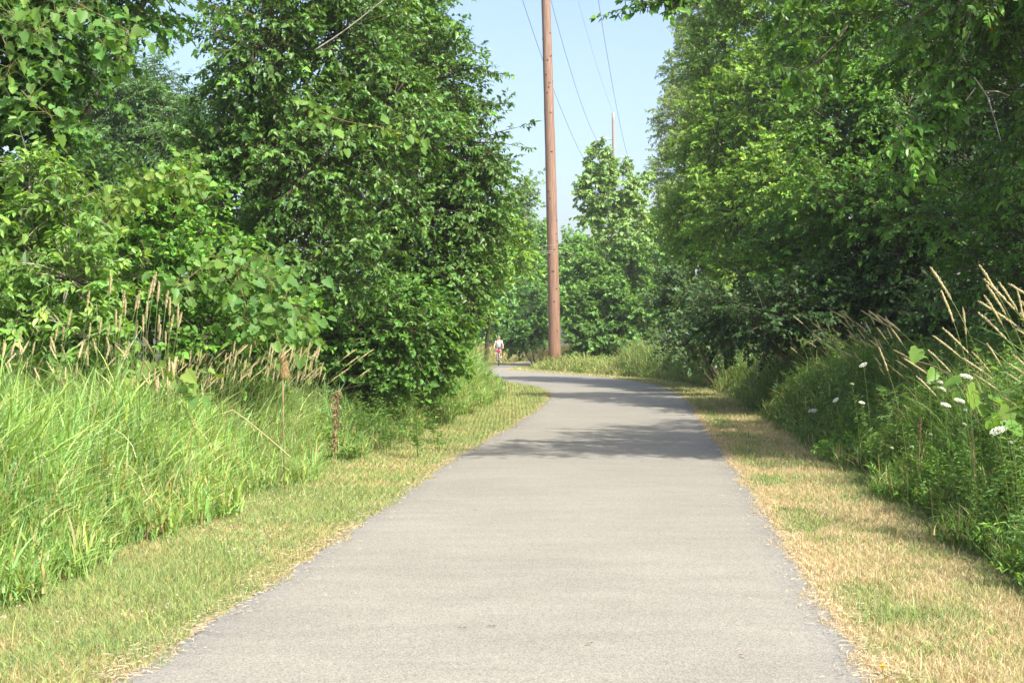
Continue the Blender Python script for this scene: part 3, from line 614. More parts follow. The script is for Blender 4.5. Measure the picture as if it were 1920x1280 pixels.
def bough(name, label, runs, seed, size=.085, col=GM, shape='lance', dens=9, blen=.35, wr=.3, r0=.02, droop=.6, leafm=None, cat='branch', bark=None):
    rng = np.random.default_rng(seed); mb = MB(); sb = MB(); root = empty(name, np.array(runs[0][0]))
    for run in runs:
        q = spline3(run, 6); L = np.linalg.norm(np.diff(q, axis=0), axis=1).sum()
        tube(sb, q, np.linspace(r0, .005, len(q)), (.12, .09, .06), 7, 0, .08, rng)
        n = int(L*dens)
        if n < 1: continue
        t = rng.uniform(.12, 1, n)**.7*(len(q)-1.001); i = t.astype(int); f = (t-i)[:, None]; c_ = q[i]*(1-f)+q[i+1]*f
        T = nrm(q[i+1]-q[i]); D = T*.7+rng.normal(0, .55, (n, 3)); D[:, 2] -= .15
        spray(mb, rng, c_, D, blen*rng.uniform(.6, 1.3, n), col, size, shape, ntw=5, nlf=5, tw=.17, droop=droop, wr=wr)
    if mb.n: mb.build('leaves', [leafm or M_GLOSS, M_TWIG], root)
    sb.build('stem', bark or M_BARK, root); return tag(root, label, cat)
bough('overhanging_branch', 'leafy branch tip reaching into the sky at the top, right of the wires', [R((1420, -60, 18.5), (1340, -10, 18.5), (1270, 0, 18.5), (1195, 14, 18.5))], 501, .11, (.06, .13, .025), dens=9, blen=.4)
bough('overhanging_branch', 'leafy drooping branch in front of the dark hollow, ending in a hanging cluster', [R((1960, 40, 17.8), (1860, 110, 17.5), (1780, 170, 17.3), (1740, 230, 17.2), (1710, 255, 17.0)), R((1860, 110, 17.5), (1830, 120, 17.3), (1760, 200, 17.3), (1680, 235, 17.0))], 502, .11, (.08, .18, .03), dens=8, blen=.4)
bough('overhanging_branch', 'long sunlit leafy bough along the top right of the picture', [R((1990, -40, 17.8), (1850, -10, 17.8), (1700, 10, 17.9), (1600, 30, 18.2)), R((1850, -10, 17.8), (1780, 40, 17.6), (1750, 90, 17.6)), R((1700, 10, 17.9), (1640, -30, 18.0), (1560, -20, 18.2), (1480, 10, 18.5)), R((1600, 30, 18.2), (1560, 90, 18.2), (1500, 140, 18.3))], 503, .115, (.085, .18, .028), dens=8, blen=.45)
bough('overhanging_branch', 'mid-sized leafy branch at the upper right, under the long sunlit bough', [R((1900, 150, 19.2), (1800, 120, 19.3), (1700, 110, 19.6), (1640, 130, 19.9)), R((1880, 60, 19.2), (1760, 80, 19.6), (1690, 60, 19.9))], 504, .11, (.06, .14, .024), dens=7, blen=.45)
bough('bare_twig', 'bare pale forked twig hanging in front of the dark hollow at upper right', [R((1826, 145, 16.8), (1850, 180, 16.8), (1862, 215, 16.8), (1877, 266, 16.8)), R((1846, 172, 16.8), (1870, 172, 16.8), (1893, 180, 16.8)), R((1829, 165, 16.8), (1810, 190, 16.8))], 505, dens=0, r0=.009, cat='twig', bark=M_BARKP)
bough('dead_stub', 'short broken dead branch among leaves at upper right', [R((1822, 52, 17.0), (1812, 75, 17.0), (1803, 92, 17.0)), R((1803, 92, 17.0), (1806, 108, 17.0), (1813, 118, 17.0)), R((1812, 60, 17.0), (1826, 50, 17.0))], 506, dens=0, r0=.02, cat='branch', bark=M_BARKP)
bough('bare_branch', 'bare diagonal brown branch crossing the tall glossy tree', [R((590, 95, 20.5), (650, 55, 20.4), (720, 0, 20.3), (760, -30, 20.3))], 507, dens=0, r0=.012, cat='branch', bark=M_BARKP)
bough('leaning_stem', 'thin leafless stems leaning across in front of the near pole', [R((985, 468, 60), (1030, 460, 60), (1100, 456, 60)), R((990, 474, 60), (1050, 470, 60), (1080, 480, 60)), R((985, 468, 60), (1040, 476, 60), (1085, 492, 60))], 508, dens=0, r0=.008, cat='branch', bark=M_BARKP)

# ------------------------------------------------------------------ weeds
def weed_template(rng, kind):
    """stem mesh + leaf mesh of one plant about 1 m tall, at the origin"""
    st = MB(); lf = MB(); h = 1.0
    nb = {'leafy': 3, 'feathery': 4, 'broad': 3}[kind]
    for b in range(nb):
        a = rng.uniform(0, 2*PI); r = .06*b; base = np.array([math.cos(a)*r, math.sin(a)*r, 0]); lean = rng.normal(0, .12, 2)
        hh = h*rng.uniform(.75, 1.05) if b else h
        t = np.linspace(0, 1, 8)[:, None]; q = base+np.hstack([lean[0]*t**1.6, lean[1]*t**1.6, hh*t])
        tube(st, q, np.linspace(.0045, .0015, 8), (.10, .15, .04), 5)
        n = {'leafy': 60, 'feathery': 26, 'broad': 22}[kind]
        tt = rng.uniform(.08, 1, n)**.8; lp = np.stack([np.interp(tt, t[:, 0], q[:, k]) for k in range(3)], 1)
        az = np.arange(n)*2.4+rng.normal(0, .3, n); D = np.stack([np.cos(az), np.sin(az), rng.uniform(-.1, .9, n)], 1)
        U = np.tile([0, 0, 1.], (n, 1))+rng.normal(0, .25, (n, 3))
        if kind == 'leafy':
            L = .095*(1.15-.6*tt)*rng.uniform(.7, 1.2, n); leaves(lf, lp, D, U, L, L*.13, tints(rng, n, (.14, .25, .055), .2, .25), 'lance', .3, .3)
        elif kind == 'broad':
            L = .12*(1.1-.5*tt)*rng.uniform(.6, 1.2, n); leaves(lf, lp+nrm(D)*.02, D, U, L, L*.3, tints(rng, n, (.14, .26, .05), .2, .25), 'oval', .25, .3)
        else:
            Dn = nrm(D); L = .18*(1.15-.6*tt)*rng.uniform(.7, 1.2, n)
            sticks(st, lp, lp+Dn*L[:, None], .0015, .0008, (.10, .18, .04))
            for u in np.linspace(.25, 1, 7):
                for sg in (-1, 1):
                    s = nrm(np.cross(Dn, U))*sg+Dn*.7+rng.normal(0, .2, Dn.shape)
                    leaves(lf, lp+Dn*(L*u)[:, None], s, U, .045*(1.2-.5*u), .0055, tints(rng, n, (.13, .25, .06), .2, .2), 'lance', .2, .2)
    return st.mesh('stem', [M_GRASS]), lf.mesh('leaves', [M_GRASS])
rngw = np.random.default_rng(77)
TPL = {k: [weed_template(rngw, k) for _ in range(3)] for k in ('leafy', 'feathery', 'broad')}
def put_weed(name, label, kind, x, y, h, group, rz=None, tilt=(0, 0)):
    o = empty(name, (x, y, hg(x, y)-.01), (tilt[0], tilt[1], rngw.uniform(0, 6.28) if rz is None else rz)); o.scale = (h*rngw.uniform(.85, 1.2),)*2+(h,)
    st, lf = TPL[kind][rngw.integers(3)]
    for nme, me in (('stem', st), ('leaves', lf)):
        q = bpy.data.objects.new(nme, me); COL.objects.link(q); q.parent = o
    return tag(o, label, 'weed', group)
for i in range(290):
    for _ in range(50):
        y = 8.8+rngw.random()**1.3*22; x = rngw.uniform(3.1, 9.0)
        d = float(pdist(np.array([x]), np.array([y]))[0])
        if d > 1.45 and x/y < .385: break
    k = ['leafy', 'feathery', 'leafy', 'broad'][i % 4]; hh = np.clip(.5+(d-1.4)*1.1, .5, 1.4)*rngw.uniform(.85, 1.15)
    nm, lb, gr = {'leafy': ('goldenrod_plant', 'upright narrow-leaved green goldenrod in the weed bank right of the path', 'goldenrods in the right weed bank'),
              'feathery': ('wild_carrot_plant', 'feathery-leaved green wild carrot plant in the weed bank right of the path', 'feathery weeds in the right weed bank'),
              'broad': ('broadleaf_weed', 'broad-leaved green weed in the weed bank right of the path', 'broad-leaved weeds in the right weed bank')}[k]
    put_weed(nm, lb, k, x, y, hh, gr, None, (rngw.normal(0, .08), rngw.normal(-.08, .12)))
for i in range(34):
    px, Y = rngw.uniform(640, 900), rngw.uniform(19, 27); x = (px-960)/FPX*Y
    if float(pdist(np.array([x]), np.array([Y]))[0]) < 1.45: x -= .5
    put_weed('broadleaf_weed', 'leafy weed among the grass under the trees left of the bend', ['broad', 'leafy'][i % 2], x, Y, rngw.uniform(.5, .95), 'weeds under the left trees')
put_weed('giant_goldenrod', 'tallest leafy weed stem at the right edge beside the arching seed heads', 'leafy', 4.02, 11.2, 1.9, None, 0)

def bank_y(px, dmin=1.6):
    Y = np.arange(8, 45, .1); d = pdist((px-960)/FPX*Y, Y); k = np.where(d > dmin)[0]; return float(Y[k[0]]) if len(k) else 40.
# seed-headed reed stalks
def stalk_template(rng, bend, s0):
    st = MB(); hd = MB(); t = np.linspace(0, 1, 14)[:, None]
    q = np.hstack([bend*t**2.4, .04*np.sin(t*3), t*(1-.12*bend*t)]); tube(st, q[:13], np.linspace(.0022, .0012, 13), (.22, .26, .09), 5)
    nn = 22; s = np.linspace(s0, 1, nn)[:, None]; h = np.hstack([bend*s**2.4, .04*np.sin(s*3), s*(1-.12*bend*s)])
    u = np.linspace(0, 1, nn); r = .0047*(np.sin(PI*np.clip(u*.92+.06, 0, 1))**.6)*(1+.25*rng.normal(size=nn)); r = np.clip(r, .0012, 1)
    tube(hd, h, r, (.52, .45, .25), 7, 0, .18, rng)
    n = 110; k = rng.uniform(0, nn-1.01, n); i = k.astype(int); T = nrm(h[i+1]-h[i]); o = nrm(rng.normal(size=(n, 3))); D = T+o*.45
    leaves(hd, h[i]+o*r[i][:, None]*.7, D, o, .013, .0024, tints(rng, n, (.60, .53, .31), .2, .15), 'lance', .2, .1)
    return st.mesh('stem', [M_GRASS]), hd.mesh('seed_head', [M_SEED])
ST = [stalk_template(rngw, b, .915) for b in (.04, .10, .2, .32, .5, .7)]+[stalk_template(rngw, b, .875) for b in (.04, .10, .2, .32, .5, .7)]
def put_stalk(x, y, h, v, rz, label, group, thick=1.0, z=None):
    o = empty('reed_stalk', (x, y, hg(x, y)-.01 if z is None else z), (0, 0, rz)); o.scale = (h*thick, h*thick, h)
    for nme, me in zip(('stem', 'seed_head'), ST[v]):
        q = bpy.data.objects.new(nme, me); COL.objects.link(q); q.parent = o
    return tag(o, label, 'grass stalk', group)
def stalk_at(px, py, Y, v, rz, label, group, thick=1.0, long=0):
    tip = P(px, py, Y); b = (.04, .10, .2, .32, .5, .7)[v]
    h0 = max(.5, tip[2]); bx = tip[0]-b*h0*math.cos(rz); by = tip[1]-b*h0*math.sin(rz); z0 = hg(bx, by)
    h = max(.4, (tip[2]-z0)/(1-.12*b)); bx = tip[0]-b*h*thick*math.cos(rz); by = tip[1]-b*h*thick*math.sin(rz)
    put_stalk(bx, by, h, v+6*long, rz, label, group, thick)
# left stand: upright cluster
for px, py in [(202, 515), (170, 545), (216, 580), (236, 560), (233, 545), (260, 545), (262, 548), (290, 510), (286, 525), (300, 528), (318, 545), (316, 558), (330, 570), (275, 565), (268, 590), (254, 600), (192, 595), (168, 605), (227, 590), (341, 585), (298, 590), (302, 608), (310, 620), (324, 590), (155, 640), (165, 660), (205, 610), (240, 640), (110, 612), (135, 580), (80, 580), (35, 622), (8, 636), (94, 630), (65, 640), (50, 670), (120, 612), (182, 640)]:
    stalk_at(px+rngw.normal(0, 2), py, rngw.uniform(13.4, 14.6), rngw.integers(0, 2), rngw.uniform(-.6, .9), {(202, 515): 'tallest upright seed head at the left of the upright stand', (290, 510): 'tallest upright seed head in the middle of the upright stand', (80, 580): 'tall seed head standing alone before the pale sapling', (8, 636): 'upright seed head at the very left edge', (341, 585): 'upright seed head at the right end of the upright stand'}.get((px, py), 'upright tan seed head on a tall stalk in the left grass stand'), 'upright seed heads in the left grass stand', .95)
# left stand: leaning cluster towards the trees
for i in range(150):
    px = rngw.uniform(340, 612); py = 640+rngw.uniform(0, 60)+(0 if px > 420 else 15)
    stalk_at(px, py, rngw.uniform(14.5, 17.5), int(rngw.integers(1, 5)), rngw.uniform(-.5, .5), 'tan seed head leaning right in front of the dark hollow of the left trees', 'leaning seed heads in front of the left trees', .85)
for px, py in [(668, 655), (674, 668), (640, 700), (655, 690), (700, 655), (695, 690)]:
    stalk_at(px, py, 18.5, 4, .1, 'isolated tan seed head leaning right beside the shaded shrub', 'seed heads beside the shaded shrub', 1.1)
for i in range(50):
    stalk_at(rngw.uniform(0, 340), rngw.uniform(630, 715), rngw.uniform(12.5, 14), int(rngw.integers(0, 4)), rngw.uniform(0, 6.28), 'short pale seed head low in the left half of the grass stand', 'low seed heads in the left grass', 1.1)
# right foreground: long arching heads leaning left
ARCH = {(1836, 493): 'topmost arching pale seed head, tallest at the right edge', (1745, 498): 'long seed head arching high and alone, left of the topmost tuft', (1765, 543): 'seed head just under the lone high arching one', (1805, 575): 'upright seed head standing straight between arching ones on the right', (1695, 667): 'nearly horizontal seed head reaching farthest left above the flowers', (1648, 650): 'seed head standing alone at the left end of the sunny right-hand weeds', (1719, 702): 'short seed head curving left beside the small white flower', (1768, 610): 'seed head leaning left halfway between the lone high one and the flowers', (1748, 624): 'long slanting seed head just below the halfway one', (1741, 652): 'short slanting seed head above the horizontal one'}
for px, py, v in [(1745, 498, 3), (1765, 543, 2), (1805, 575, 0), (1836, 493, 3), (1845, 518, 4), (1850, 530, 3), (1873, 525, 3), (1890, 524, 5), (1833, 557, 5), (1845, 550, 3), (1835, 580, 4), (1907, 542, 1), (1768, 610, 4), (1748, 624, 5), (1741, 652, 4), (1803, 664, 5), (1822, 655, 4), (1695, 667, 5), (1719, 702, 4), (1648, 650, 2), (1823, 694, 5), (1888, 672, 5), (1900, 660, 4), (1882, 740, 5), (1912, 580, 4), (1905, 610, 5), (1850, 640, 3), (1915, 560, 3), (1890, 695, 5)]:
    stalk_at(px, py, rngw.uniform(11.4, 12.6), v, PI+rngw.uniform(-.35, .35), ARCH.get((px, py), 'long pale seed head arching left over the flowers at the right edge'), 'arching seed heads at the right edge', .8, 1)
# right middle: in half shade
for i in range(96):
    px = rngw.uniform(1420, 1680); top = 560+abs(px-1570)*.33; py = rngw.uniform(top, 690)
    stalk_at(px, py, bank_y(px, 1.8)+rngw.uniform(0, 2.5), int(rngw.integers(2, 6)), PI+rngw.uniform(-.5, .5), 'pale shaded seed head leaning left in front of the dark right-hand trees', 'shaded seed heads right of the bend', .95)
for i in range(24):
    stalk_at(rngw.uniform(1150, 1270), rngw.uniform(595, 650), rngw.uniform(50, 58), int(rngw.integers(0, 4)), rngw.uniform(2, 4), 'small pale seed head in the sunny grass right of the bend', 'seed heads in the sunny grass beyond the bend', .7)

# wild carrot flowers
def umbel_plant(px, py, Y, d, label, tilt=(.2, .32), group=None, bud=False, lean=-.12):
    rng = np.random.default_rng(int(px*7+py)); Y1 = bank_y(px, 1.38)-.25; d *= .97*Y1/Y; Y = Y1; tip = P(px, py, Y); bx, by = tip[0]-lean, tip[1]+.05; z0 = hg(bx, by)
    root = empty('wild_carrot', (bx, by, z0)); st = MB(); t = np.linspace(0, 1, 10)[:, None]; b0 = np.array([bx, by, z0])
    q = b0+(tip-b0)*np.hstack([t**1.8, t**1.8, t]); tube(st, q, np.linspace(.003, .0016, 10), (.14, .22, .06), 6)
    n = 14; tt = rng.uniform(.1, .85, n); lp = np.stack([np.interp(tt, t[:, 0], q[:, k]) for k in range(3)], 1); az = rng.uniform(0, 6.28, n)
    leaves(st, lp, np.stack([np.cos(az), np.sin(az), np.ones(n)*.5], 1), np.tile([0, 0, 1.], (n, 1)), .07, .006, tints(rng, n, (.1, .2, .04)), 'lance')
    st.build('stem', M_GRASS, root)
    fl = MB(); N = nrm(np.array([tilt[0], -tilt[1], 1.])); ax = nrm(np.cross(N, [0, 1, .1])); ay = np.cross(N, ax)
    k = 190 if not bud else 70; rr = np.sqrt(rng.random(k))*d/2; a = rng.uniform(0, 6.28, k)
    # florets grouped into little umbellets
    gr = np.round(rr/(d*.085))*(d*.085)*.75+rr*.25
    c_ = tip+ax[None]*(gr*np.cos(a))[:, None]+ay[None]*(gr*np.sin(a))[:, None]+N[None]*(.012*(1-(gr/(d/2))**2)+rng.normal(0, .0015, k))[:, None]
    az = rng.uniform(0, 6.28, k)
    for s in range(4):
        D = ax[None]*np.cos(az+s*PI/2)[:, None]+ay[None]*np.sin(az+s*PI/2)[:, None]+N*.25
        leaves(fl, c_, D, np.tile(N, (k, 1))+rng.normal(0, .15, (k, 3)), .0055, .0026, tints(rng, k, (.72, .74, .66) if not bud else (.45, .55, .35), .05, .03), 'oval', .1, .1)
    ry = np.arange(22)*2*PI/22; e = tip+(ax[None]*np.cos(ry)[:, None]+ay[None]*np.sin(ry)[:, None])*(d/2*rng.uniform(.35, .95, (22, 1)))
    sticks(fl, np.tile(tip-N*.028, (22, 1)), e-N*.002, .0011, .0008, (.2, .3, .1))
    fl.build('flower_head', M_PETAL, root); return tag(root, label, 'wildflower', group)
umbel_plant(1812, 706, 9.9, .092, 'highest white wild carrot flower, level above the broad pale vine leaf')
umbel_plant(1763, 717, 10.0, .04, 'small white wild carrot flower just left of the highest one')
umbel_plant(1766, 729, 10.0, .07, 'bluish white wild carrot flower hanging in shade under the small one', (.5, .3))
umbel_plant(1773, 759, 10.0, .078, 'left one of the paired white wild carrot flowers below the pale leaf')
umbel_plant(1799, 751, 10.0, .078, 'right one of the paired white wild carrot flowers below the pale leaf')
umbel_plant(1872, 807, 9.4, .115, 'largest white wild carrot flower, tilted, lowest near the right edge', (-.45, .3))
umbel_plant(1524, 770, 14.5, .095, 'white wild carrot flower low in the shaded weeds near the straw verge', (-.3, .4))
umbel_plant(1567, 750, 14.5, .07, 'tilted half-open wild carrot flower just right of the low shaded one', (-.9, .4))
umbel_plant(1616, 755, 13, .06, 'cream wild carrot flower standing between the shaded and sunny weeds')
umbel_plant(1619, 684, 13, .08, 'white wild carrot flower above the cream one, against the dark trees', (-.6, .3))
umbel_plant(1356, 634, 27, .13, 'far pair-topping white flower before the dark dogwood shrub')
umbel_plant(1410, 640, 25, .15, 'greyish flat flower in shade left of the seed heads')
for px, py in [(1741, 719), (1810, 770), (1808, 796), (1884, 792), (1745, 815), (1672, 840), (1710, 838), (1886, 700), (1895, 830), (1598, 720)]:
    umbel_plant(px, py, 10.2, .028, 'small greenish unopened wild carrot bud among the right-hand weeds', group='unopened wild carrot buds', bud=True)

# small white fleabane in the left grass
def fleabane(px, py, Y, n, spread, label):
    rng = np.random.default_rng(int(px)); c_ = P(px, py, Y); z0 = hg(c_[0], c_[1]); root = empty('fleabane_plant', (c_[0], c_[1], z0)); st = MB(); fl = MB()
    T = c_+rng.normal(0, 1, (n, 3))*np.array([spread, spread, spread*.6]); b = np.tile([c_[0], c_[1], z0], (n, 1)); m = b+(T-b)*np.array([.35, .35, .75])
    sticks(st, b, m, .003, .002, (.12, .2, .05)); sticks(st, m, T, .002, .001, (.12, .2, .05)); st.build('stem', M_GRASS, root)
    for k in range(9):
        a = k*2*PI/9; D = np.tile([math.cos(a), math.sin(a), .15], (n, 1)); leaves(fl, T, D, np.tile([0, -.3, 1.], (n, 1)), .011, .0028, tints(rng, n, (.75, .75, .72), .03, .02), 'oval')
    leaves(fl, T+[0, 0, .002], np.tile([1., 0, .1], (n, 1)), np.tile([0, -.3, 1.], (n, 1)), .006, .003, tints(rng, n, (.6, .45, .05)), 'oval')
    fl.build('flower_head', M_PETAL, root); tag(root, label, 'wildflower')
fleabane(190, 815, 11.4, 13, .07, 'white fleabane flowers scattered high in the left tall grass')
fleabane(170, 845, 11.2, 12, .09, 'white fleabane flowers low in the left tall grass, beneath the other patch')
fleabane(203, 884, 11.1, 9, .035, 'tight clump of white fleabane flowers lowest in the left tall grass')
def clover():
    rng = np.random.default_rng(8); mb = MB(); y = rng.uniform(8, 19, 700); x = -1.0-(19-y)*.085-rng.uniform(.15, 1.4, 700); d = pdist(x, y); k = (d > .12) & (d < 1.6) & (vnoise(x*1.6, y*1.6, 3) > .5); x, y, d = x[k], y[k], d[k]; n = len(x)
    z = hgt_d(x, y, d)+rng.uniform(.03, .07, n)
    for s in range(8):
        D = nrm(rng.normal(size=(n, 3))); D[:, 2] = abs(D[:, 2]); leaves(mb, np.stack([x, y, z], 1), D, rng.normal(size=(n, 3)), .010, .0035, tints(rng, n, (.66, .62, .52), .08, .05), 'oval')
    tag(mb.build('clover_flowers', M_PETAL), 'tiny white clover heads dotted through the left mown verge', 'wildflowers', kind='stuff')
clover()
def dandelion(px, py, d, label):
    rng = np.random.default_rng(int(px)); Y = G(py+6); c_ = P(px, py, Y); z0 = hg(c_[0], c_[1]); root = empty('dandelion', (c_[0], c_[1], z0)); st = MB(); fl = MB()
    c_[2] = max(c_[2], z0+.05); tube(st, [[c_[0], c_[1], z0], [c_[0], c_[1], c_[2]]], .0016, (.15, .2, .06), 5)
    n = 8; a = np.arange(n)*.785; leaves(st, np.tile([c_[0], c_[1], z0+.005], (n, 1)), np.stack([np.cos(a), np.sin(a), .25*np.ones(n)], 1), np.tile([0, 0, 1.], (n, 1)), .07, .008, tints(rng, n, (.1, .19, .04)), 'lance'); st.build('stem', M_GRASS, root)
    n = 60; a = rng.uniform(0, 6.28, n); leaves(fl, np.tile(c_, (n, 1)), np.stack([np.cos(a), np.sin(a), rng.uniform(.05, 1.2, n)], 1), np.tile([0, -.2, 1.], (n, 1)), d/2, .0018, tints(rng, n, (.80, .52, .01), .05, .03), 'oval')
    fl.build('flower_head', M_PETAL, root); tag(root, label, 'wildflower')
dandelion(1656, 1261, .036, 'bright yellow dandelion on the straw verge at the bottom right')
dandelion(1500, 971, .024, 'tiny yellow dandelion farther up the straw verge')

# dried weeds
def dried(name, label, px, py_top, Y, lean, seed, leafy=30, headlen=.0, w=.05, col=(.36, .22, .12), cat='dried weed', zdrop=0):
    rng = np.random.default_rng(seed); tip = P(px, py_top, Y); bx, by = tip[0]-lean, Y+.02; z0 = hg(bx, by); root = empty(name, (bx, by, z0)); st = MB(); lf = MB()
    t = np.linspace(0, 1, 10)[:, None]; b0 = np.array([bx, by, z0-.02]); q = b0+(tip-b0)*np.hstack([t**1.3, t, t]); tube(st, q, np.linspace(.006, .003, 10), np.array(col)*1.1, 6)
    st.build('stem', M_TWIG, root)
    tt = rng.uniform(headlen and 1-headlen, 1, leafy) if headlen else rng.uniform(.25, 1, leafy)
    lp = np.stack([np.interp(tt, t[:, 0], q[:, k]) for k in range(3)], 1)+rng.normal(0, w*.4, (leafy, 3))*[1, 1, .3]; D = rng.normal(0, 1, (leafy, 3)); D[:, 2] += (.8 if headlen else -.7)
    L = w*rng.uniform(.6, 1.5, leafy); leaves(lf, lp, D, rng.normal(size=(leafy, 3)), L, L*.22, tints(rng, leafy, col, .3, .15), 'lance', .5, .4)
    lf.build('seed_head' if headlen else 'leaves', M_DRY, root); return tag(root, label, cat)
dried('dried_weed', 'withered brown weed with curled leaves at the end of the tall grass', 630, 730, 18.5, .02, 601, 120, w=.06, col=(.30, .21, .13))
dried('curly_dock', 'rust-brown dock seed spike in the sunny weeds, left of the flowers', 1727, 785, bank_y(1727, 1.5), .03, 602, 160, .22, .013, (.20, .125, .075))
dried('curly_dock', 'straw-brown dock seed spike below the paired flowers', 1822, 800, bank_y(1822, 1.5), -.06, 603, 200, .30, .013, (.36, .26, .14))
bough('fallen_stalk', 'long bleached dead stalk leaning down across the tall grass', [R((435, 768, 13.4), (462, 787, 13.4), (505, 822, 13.3), (545, 857, 13.2)), R((435, 768, 13.4), (418, 776, 13.4))], 604, dens=0, r0=.0045, cat='dried weed', bark=M_STRAWSTEM)
def pole_tuft():
    rng = np.random.default_rng(66); c_ = P(1041, 672, 77.4); x, y = c_[0], 77.4; z0 = hg(x, y); root = empty('dead_weed_tuft', (x, y, z0)); lf = MB(); n = 420
    a = rng.uniform(PI, 2*PI, n); r_ = rng.uniform(.38, .6, n); b = np.stack([x+r_*np.cos(a), 78+r_*np.sin(a), z0+rng.uniform(0, .5, n)], 1)
    D = np.stack([rng.normal(0, .5, n), rng.normal(-.1, .3, n), np.ones(n)], 1); leaves(lf, b, D, rng.normal(size=(n, 3)), rng.uniform(.15, .4, n), .014, tints(rng, n, (.36, .20, .11), .25, .15), 'lance', .3, .3)
    lf.build('leaves', M_DRY, root); tag(root, 'rusty dead weeds ringing the foot of the near pole', 'dried weed')
pole_tuft()
def cone_husk():
    rng = np.random.default_rng(9); t0, b0 = P(530, 655, 15.6), P(530, 705, 15.6); root = empty('burlap_husk', (b0[0], b0[1], hg(b0[0], b0[1]))); mb = MB(); st = MB()
    tube(st, [[b0[0]+.02, b0[1], root.location.z], b0], .006, (.3, .2, .12), 6); st.build('stem', M_TWIG, root)
    n = 1500; u = rng.random(n); a = rng.uniform(0, 6.28, n); r = .008+.062*u**.8*(1-.25*u); c_ = t0+(b0-t0)*u[:, None]+np.stack([r*np.cos(a)+.03*u, r*np.sin(a)*.5, 0*a], 1)
    D = np.stack([np.cos(a)*.25, np.sin(a)*.25, -np.ones(n)], 1); leaves(mb, c_, D, np.stack([np.cos(a), np.sin(a), .2*np.ones(n)], 1), .03, .003, tints(rng, n, (.42, .31, .15), .18, .1), 'lance'); mb.build('husk', M_DRY, root)
    tag(root, 'brown cone-shaped dead leaf cluster standing among the leaning seed heads', 'dried weed')
cone_husk()
def red_leaf():
    rng = np.random.default_rng(2); c_ = P(1858, 52, 16.8); mb = MB(); leaves(mb, np.tile(c_, (3, 1)), np.array([[-1., 0, .1], [.6, 0, -1], [.1, 0, -.9]]), np.tile([.2, -1, .3], (3, 1)), .05, .009, tints(rng, 3, (.5, .10, .02), .1, .05), 'lance')
    tag(mb.build('withered_leaf', M_DRY, origin=c_), 'orange-red withered leaf hanging among the creeper at top right', 'leaf')
red_leaf()

for px, py, lb in ((867, 1184, 'reddish leaf fragment on the asphalt, left of the centre'), (922, 1181, 'smaller reddish fragment just right of the other one on the asphalt'), (1105, 1214, 'dark leaf fragment near the bottom of the path'), (1525, 1145, 'brown leaf fragment close to the right edge of the path'), (890, 961, 'dark speck of bark on the path ahead'), (1393, 1237, 'dark sliver of bark at the bottom right of the path'), (1205, 868, 'tiny leaf by the near side of the shadow on the path')):
    rng = np.random.default_rng(px); c_ = P(px, py, G(py)); c_[2] = .026; mb = MB(); a = rng.uniform(0, 6.28)
    leaves(mb, np.tile(c_, (2, 1)), np.array([[math.cos(a), math.sin(a), .15], [-math.cos(a), -math.sin(a)*.6, .1]]), np.array([[0, 0, 1.], [0, .2, 1.]]), .028, .008, tints(rng, 2, (.25, .13, .09), .2, .1), 'oval')
    tag(mb.build('fallen_leaf', M_DRY, origin=c_), lb, 'leaf')
# ------------------------------------------------------------------ utility poles and wires
def polemat():
    m, t, p, o = newmat('treated_pole_wood'); N = t.nodes.new; Lk = t.links.new
    tc = N('ShaderNodeTexCoord'); mp = N('ShaderNodeMapping'); mp.inputs['Scale'].default_value = (9, 9, .35); Lk(tc.outputs['Object'], mp.inputs[0])
    n = N('ShaderNodeTexNoise'); n.inputs['Scale'].default_value = 2.5; n.inputs['Detail'].default_value = 9; n.inputs['Roughness'].default_value = .6; Lk(mp.outputs[0], n.inputs[0])
    r = N('ShaderNodeValToRGB'); e = r.color_ramp.elements; e[0].position = .25; e[0].color = (.09, .043, .028, 1); e[1].position = .7; e[1].color = (.27, .155, .092, 1); m1 = e.new(.45); m1.color = (.19, .103, .062, 1)
    Lk(n.outputs[0], r.inputs[0]); n2 = N('ShaderNodeTexNoise'); n2.inputs['Scale'].default_value = .35; n2.inputs['Detail'].default_value = 3; Lk(tc.outputs['Object'], n2.inputs[0])
    sx = N('ShaderNodeSeparateXYZ'); Lk(tc.outputs['Object'], sx.inputs[0]); mr = N('ShaderNodeMapRange'); mr.inputs[1].default_value = 0; mr.inputs[2].default_value = 18; mr.inputs[3].default_value = 0; mr.inputs[4].default_value = .75; Lk(sx.outputs[2], mr.inputs[0])
    mx = N('ShaderNodeMix'); mx.data_type = 'RGBA'; Lk(mr.outputs[0], mx.inputs[0]); Lk(r.outputs[0], mx.inputs[6])
    r3 = N('ShaderNodeValToRGB'); e = r3.color_ramp.elements; e[0].position = .3; e[0].color = (.15, .088, .062, 1); e[1].position = .7; e[1].color = (.37, .25, .185, 1); Lk(n.outputs[0], r3.inputs[0]); Lk(r3.outputs[0], mx.inputs[7])
    Lk(mx.outputs[2], p.inputs['Base Color']); p.inputs['Roughness'].default_value = .8
    b = N('ShaderNodeBump'); b.inputs['Strength'].default_value = .5; b.inputs['Distance'].default_value = .02; Lk(n.outputs[0], b.inputs['Height']); Lk(b.outputs[0], p.inputs['Normal']); return m
M_POLE = polemat(); M_KNOT = plain('knot_wood', (.09, .05, .035), .9); M_STEEL = plain('galvanised_steel', (.5, .52, .55), .45, .6); M_PORC = plain('grey_polymer', (.62, .66, .72), .4); M_CABLE = plain('aluminium_cable', (.16, .17, .18), .5, .5)
PB = P(1041, 690, 78); FB = P(1157, 470, 165)
M_POLEF = bark_mat('hazed_pole_wood', (.24, .19, .16), (.38, .31, .27), 3, .4)  # far pole wood made paler in colour, standing in for distance haze
